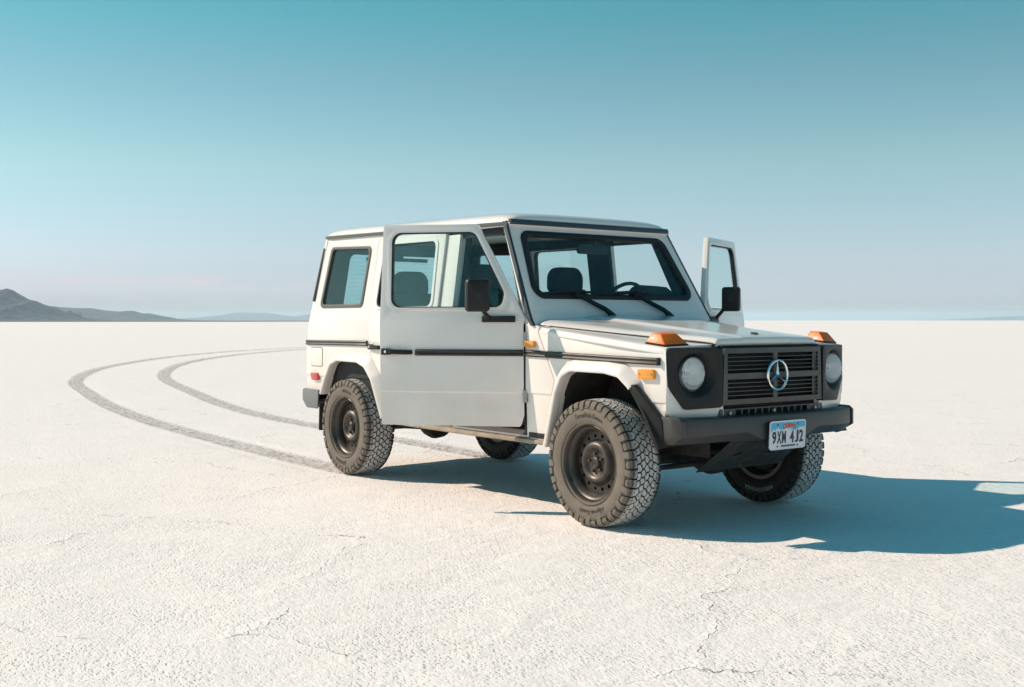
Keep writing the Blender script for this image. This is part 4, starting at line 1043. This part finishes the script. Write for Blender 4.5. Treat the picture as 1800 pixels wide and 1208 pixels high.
# --- dash, binnacle, steering wheel, mirror
bm = B()
loft(bm, [[(-.71, y, .95), (-.71, y, 1.255), (-.73, y, 1.295), (-.86, y, 1.295), (-.93, y, 1.255), (-.93, y, 1.05), (-.80, y, .90)] for y in (-.70, -.4, 0, .4, .70)])
dash = finish(bm, 'dashboard', M['cabin'], car, bevel=.012)
bm = B(); loft(bm, [[(x, y, 1.28), (x, y, z-.02), (x+.03, y, z), (x+.14, y, z-.012), (x+.17, y, 1.28)] for x, y, z in ((-.95, .34, 1.33), (-.95, .37, 1.425), (-.95, .42, 1.440), (-.95, .60, 1.435), (-.95, .66, 1.40), (-.95, .72, 1.31))]); finish(bm, 'instrument_binnacle', M['cabin'], dash, bevel=.01)
bm = B(); Rw = Matrix.Translation((-1.06, .395, 1.275)) @ Matrix.Rotation(R(-62), 4, 'Y')
rings = []
for i in range(49):
    a = 2*PI*i/48; c = Vector((.198*math.cos(a), .198*math.sin(a), 0)); rd = c.normalized()
    rings.append([Rw @ (c+rd*.0135*math.cos(b_)+Vector((0, 0, .0135*math.sin(b_)))) for b_ in np.linspace(0, 2*PI, 9)[:-1]])
loft(bm, rings, True, False)
for a in (1.8, PI, -1.8):
    tube(bm, [Rw @ Vector((.04*math.cos(a), .04*math.sin(a), -.02)), Rw @ Vector((.19*math.cos(a), .19*math.sin(a), 0))], .012, 8)
t = B(); lathe(t, [(.0005, .02), (.06, .015), (.07, -.02), (.03, -.06), (.022, -.35)], 20, 'Z'); bmesh.ops.transform(t, matrix=Rw, verts=t.verts); join(bm, t)
finish(bm, 'steering_wheel', M['cabin'], car)
bm = B(); panel(bm, fillet([(-.135, 1.640), (.135, 1.640), (.14, 1.705), (-.14, 1.705)], .02, 4), (), .03, lambda u, v, d: (-.925-d, u+.02, v)); tube(bm, [(-.93, .02, 1.69), (-.90, .02, 1.76)], .012, 8)
finish(bm, 'rear_view_mirror', M['cabin'], car, bevel=.006)
for s in (-1, 1):
    bm = B(); loft(bm, [[(-.955, s*y, 1.775), (-1.10, s*y, 1.785), (-1.10, s*y, 1.800), (-.955, s*y, 1.795)] for y in (.10, .60)]); finish(bm, 'sun_visor', M['liner'] if s > 0 else M['liner'], car, bevel=.004)

# ------------------------------------------------------------------ wheels
TR, TW = .3687, .243
def carcass():
    b = B(); h = TW/2
    prof = [(.213, -.095), (.222, -.108), (.245, -h+.004), (.285, -h-.001), (.318, -h+.002), (.335, -h+.010), (.3475, -h+.022), (.3545, -h+.040), (.3575, -.05), (.3585, 0)]
    prof = prof+[(r, -o) for r, o in prof[-2::-1]]
    lathe(b, prof, 120, 'Y'); return b
def radius_at(v): return TR-.010*(abs(v)/(TW/2))**2.6
def block(b, poly, depth, jit=0, top_in=.0016):
    """poly in (arc length u, across v); sits on the carcass"""
    cx = sum(p[0] for p in poly)/len(poly); cy = sum(p[1] for p in poly)/len(poly)
    def P(u, v, dr):
        a = u/TR; r = radius_at(v)-dr; return (r*math.cos(a), v, r*math.sin(a))
    def sh(u, v, k):
        dx, dy = cx-u, cy-v; l = math.hypot(dx, dy)+1e-9; return u+dx/l*k, v+dy/l*k
    r0 = [P(u, v, depth) for u, v in poly]; r1 = [P(*sh(u, v, top_in*.4), .0022+jit) for u, v in poly]; r2 = [P(*sh(u, v, top_in*1.4), jit) for u, v in poly]
    vs = loft(b, [r0, r1, r2], True, False); b.faces.new(vs[-1])
def cells(period, cols, seed):
    """interlocking blocks: cells of a jittered lattice that repeats after one period round the tyre"""
    rd = random.Random(seed); pts = []
    for ci, (v, cnt, ph) in enumerate(cols):
        for k in range(cnt): pts.append(((k+ph)*period/cnt+rd.uniform(-.006, .006), v+rd.uniform(-.0045, .0045)))
    sh = .55; allp = [(u+dp*period, v) for u, v in pts for dp in (-1, 0, 1)]; out = []
    for u, v in pts:
        poly = [(u-.05, -.0735), (u+.05, -.0735), (u+.05, .0735), (u-.05, .0735)]
        for q in allp:
            du, dv = q[0]-u, q[1]-v
            if abs(du)+abs(dv) < 1e-9 or abs(du) > .12: continue
            # sheared metric, so that the blocks lie aslant in a herringbone
            s_ = sh if v > 0 else -sh
            nu, nv = du+s_*dv*.5, dv*1.25+s_*du*.5; lim = (du*nu+dv*nv)*.5-.0037*math.hypot(nu, nv)
            new = []
            for a_, b_ in zip(poly, poly[1:]+poly[:1]):
                da = (a_[0]-u)*nu+(a_[1]-v)*nv-lim; db = (b_[0]-u)*nu+(b_[1]-v)*nv-lim
                if da <= 0: new.append(a_)
                if da*db < 0: t_ = da/(da-db); new.append((a_[0]+(b_[0]-a_[0])*t_, a_[1]+(b_[1]-a_[1])*t_))
            poly = new
            if len(poly) < 3: break
        if len(poly) >= 3:
            # nick one side, as the sipes and steps of an all-terrain block do
            cu, cv = sum(q[0] for q in poly)/len(poly), sum(q[1] for q in poly)/len(poly)
            k = max(range(len(poly)), key=lambda m: math.dist(poly[m], poly[(m+1) % len(poly)])); p0, p1 = poly[k], poly[(k+1) % len(poly)]
            if math.dist(p0, p1) > .016:
                L_ = lambda t_, d_: (p0[0]+(p1[0]-p0[0])*t_+(cu-p0[0]-(p1[0]-p0[0])*.5)*d_, p0[1]+(p1[1]-p0[1])*t_+(cv-p0[1]-(p1[1]-p0[1])*.5)*d_)
                poly = poly[:k+1]+[L_(.40, .0), L_(.48, .38), L_(.60, .36), L_(.66, .0)]+poly[k+1:]
            out.append(poly)
    return out
def tread(b):
    reps = 7; per = 2*PI*TR/reps
    cs = cells(per, [(-.060, 7, .1), (-.031, 7, .55), (0, 7, .0), (.031, 7, .5), (.060, 7, .05)], 5)
    rq = random.Random(9)
    for k in range(reps):
        for poly in cs: block(b, [(u+k*per, v) for u, v in poly], .010, rq.uniform(0, .0008), .0012)
    n = 42; p = 2*PI*TR/n; rnd = random.Random(3); g = .0032
    for i in range(n):
        u0 = i*p; k = rnd.uniform(.92, 1.06)
        j = lambda: rnd.uniform(-.0025, .0025)
        w = p-g
        for sgn in (-1, 1):
            off = 0 if sgn < 0 else p*.5
            # shoulder lugs, long and short in turn, wrapping on to the sidewall
            U = u0+off*.6+p*.12; h = TW/2
            block(b, [(U, sgn*.0755+j()), (U+w*.86, sgn*.0745+j()), (U+w*.90, sgn*.094), (U+w*.84, sgn*.112), (U+w*.06, sgn*.112), (U-.003, sgn*.096)], .014, rnd.uniform(0, .001))
            ln = (.044 if i % 2 else .028)*rnd.uniform(.85, 1.15)
            a0 = (U+w*.04)/TR; a1 = (U+w*.80)/TR; am = (a0+a1)/2; sk = .018 if i % 2 else -.006
            def Q(a, r, y): return (r*math.cos(a), y, r*math.sin(a))
            rT = radius_at(.112)-.003
            prof = [(rT, .1100), (rT-.006, h-.002), (rT-ln*.5, h+.0028), (rT-ln, h+.0026), (rT-ln-.004, h-.002)]
            rings = []
            for rr_, yy in prof:
                f_ = (rT-rr_)/ln; rings.append([Q(a0+sk*f_, rr_, sgn*yy), Q(am+sk*f_, rr_-.004*f_, sgn*(yy+.0004)), Q(a1+sk*f_, rr_, sgn*yy), Q(a1+sk*f_, rr_-.012, sgn*(yy-.016)), Q(a0+sk*f_, rr_-.012, sgn*(yy-.016))])
            loft(b, rings)
def sidewall_text(b, s_, size, r_, ang_c, y):
    t = text_mesh(s_, size, .0009, 1.05, .0006)
    for v in t.verts:
        u, w_, d = v.co; a = ang_c-u/(r_); rad = r_+w_; v.co = Vector((rad*math.cos(a), y*(1)-(d), rad*math.sin(a)))
    join(b, t)
tb = carcass(); tread(tb)
# moulded rings on the outer sidewall (outer side is -Y)
for r_ in (.236, .318): lathe(tb, [(r_-.0022, -TW/2+.0035), (r_, -TW/2-.0030), (r_+.0022, -TW/2+.0035)], 96, 'Y'); 
for r_ in (.236, .318): lathe(tb, [(r_-.0022, TW/2-.0035), (r_, TW/2+.0030), (r_+.0022, TW/2-.0035)], 96, 'Y')
bmesh.ops.recalc_face_normals(tb, faces=tb.faces)
me = bpy.data.meshes.new('tyre'); tb.to_mesh(me); tb.free()
for p in me.polygons: p.use_smooth = True
me.set_sharp_from_angle(angle=R(30)); me.materials.append(M['tyre']); TYRE = me
M['letters'] = principled('raised_rubber_letters', (.055, .048, .040), .75)
M['white_letters'] = principled('worn_white_letters', (.30, .30, .28), .7)
def letter_mesh(items, flip):
    b = B()
    for s_, size, ang in items: 
        t = text_mesh(s_, size, .0010, 1.0, .0007)
        for v in t.verts:
            u, w_, d = v.co
            rad = .278+w_
            a = R(ang)+(-u/.278)*(1 if not flip else -1)
            y = -(TW/2+.0008+d) if not flip else (TW/2+.0008+d)
            v.co = Vector((rad*math.cos(a), y, rad*math.sin(a)))
        join(b, t)
    bmesh.ops.recalc_face_normals(b, faces=b.faces); m_ = bpy.data.meshes.new('sidewall_lettering'); b.to_mesh(m_); b.free(); return m_
def rim_mesh():
    b = B()
    # barrel and lip (outer face towards -Y)
    lathe(b, [(.190, .100), (.213, .104), (.222, .098), (.214, .085), (.196, .07), (.186, .0), (.186, -.055), (.196, -.078), (.209, -.086), (.2135, -.100), (.221, -.110), (.2255, -.107), (.224, -.098)], 72, 'Y')
    # disc: flat flange ring with slots, then dish, bulge and hub face
    t = B(); hol = [circle(.155*math.cos(2*PI*(k+.5)/16), .155*math.sin(2*PI*(k+.5)/16), .0115, 10) for k in range(16)]
    panel(t, circle(0, 0, .1862, 72), hol+[circle(0, 0, .1345, 72)], .006, lambda u, v, d: (u, -.030+d-.16*max(0, .178-math.hypot(u, v)), v)); join(b, t)
    lathe(b, [(.1345, -.038), (.130, -.043), (.124, -.054), (.114, -.066), (.103, -.071), (.091, -.069), (.080, -.060), (.073, -.050), (.066, -.046), (.030, -.046), (.0005, -.046)], 72, 'Y')
    return b
rb = rim_mesh(); bmesh.ops.recalc_face_normals(rb, faces=rb.faces); RIM = bpy.data.meshes.new('wheel'); rb.to_mesh(RIM); rb.free()
for p in RIM.polygons: p.use_smooth = True
RIM.set_sharp_from_angle(angle=R(35)); RIM.materials.append(M['steel_wheel'])
hb = B(); lathe(hb, [(.0005, -.066), (.027, -.066), (.031, -.063), (.034, -.054), (.036, -.044)], 32, 'Y')
stb = B(); star(stb, .0225, .0016, .0035)
bmesh.ops.transform(stb, matrix=Matrix.Translation((0, -.066, 0)) @ Matrix.Rotation(R(-90), 4, 'Z'), verts=stb.verts); join(hb, stb)
HUB = bpy.data.meshes.new('hub_cap'); bmesh.ops.recalc_face_normals(hb, faces=hb.faces); hb.to_mesh(HUB); hb.free(); HUB.materials.append(M['steel_wheel'])
for p in HUB.polygons: p.use_smooth = True
HUB.set_sharp_from_angle(angle=R(30))
NUTS = []
for k in range(5):
    a = 2*PI*k/5+PI/2+.15; nb = B(); lathe(nb, [(.0005, -.066), (.0075, -.066), (.0098, -.062), (.0098, -.048), (.013, -.047), (.013, -.044)], 6, 'Y', (.0525*math.cos(a), 0, .0525*math.sin(a)))
    join_b = nb; m_ = bpy.data.meshes.new('wheel_nut'); bmesh.ops.recalc_face_normals(nb, faces=nb.faces); nb.to_mesh(m_); nb.free(); m_.materials.append(M['steel']); NUTS.append(m_)
M['nut'] = principled('rusty_nut', (.10, .085, .07), .55, metal=.5)
for m_ in NUTS: m_.materials[0] = M['nut']
dr = B(); lathe(dr, [(.0005, .09), (.06, .088), (.075, .075), (.15, .07), (.158, .06), (.158, .0), (.15, -.01), (.0005, -.012)], 40, 'Y'); DRUM = bpy.data.meshes.new('brake_drum'); bmesh.ops.recalc_face_normals(dr, faces=dr.faces); dr.to_mesh(DRUM); dr.free(); DRUM.materials.append(M['dark'])
LET1 = [letter_mesh([t], False) for t in (('TeronPia& Kmtre', .034, 88), ('ABproin KoutA', .034, -82))]
LET2 = [letter_mesh([t], False) for t in (('MADEON', .032, 80), ('JIPWURAB', .034, -100))]
LET3 = [letter_mesh([('MEROCIANUSA', .034, -95)], True)]
for m_ in LET1+LET2: m_.materials.append(M['letters'])
LET3[0].materials.append(M['white_letters'])
def sub(me_, par, name):
    o = bpy.data.objects.new(name, me_); COL.objects.link(o); o.parent = par; return o
for x, y, rot, let, spin in ((0, -.727, 0, LET1, 10), (-2.85, -.727, 0, LET2, 40), (0, .727, PI, LET3, 0), (-2.85, .727, PI, None, 75)):
    w_ = bpy.data.objects.new('wheel', RIM); COL.objects.link(w_); w_.parent = car
    w_.location = (x, y, TR+.001); w_.rotation_euler = (0, 0, rot)
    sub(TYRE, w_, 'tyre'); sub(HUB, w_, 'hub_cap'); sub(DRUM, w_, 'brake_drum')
    for m_ in NUTS: sub(m_, w_, 'wheel_nut')
    for m_ in let or (): sub(m_, w_, 'sidewall_lettering')
sp = bpy.data.objects.new('spare_wheel', RIM); COL.objects.link(sp); sp.parent = car; sp.location = (-3.735, .10, 1.06); sp.rotation_euler = (0, 0, -PI/2)
sub(TYRE, sp, 'tyre')
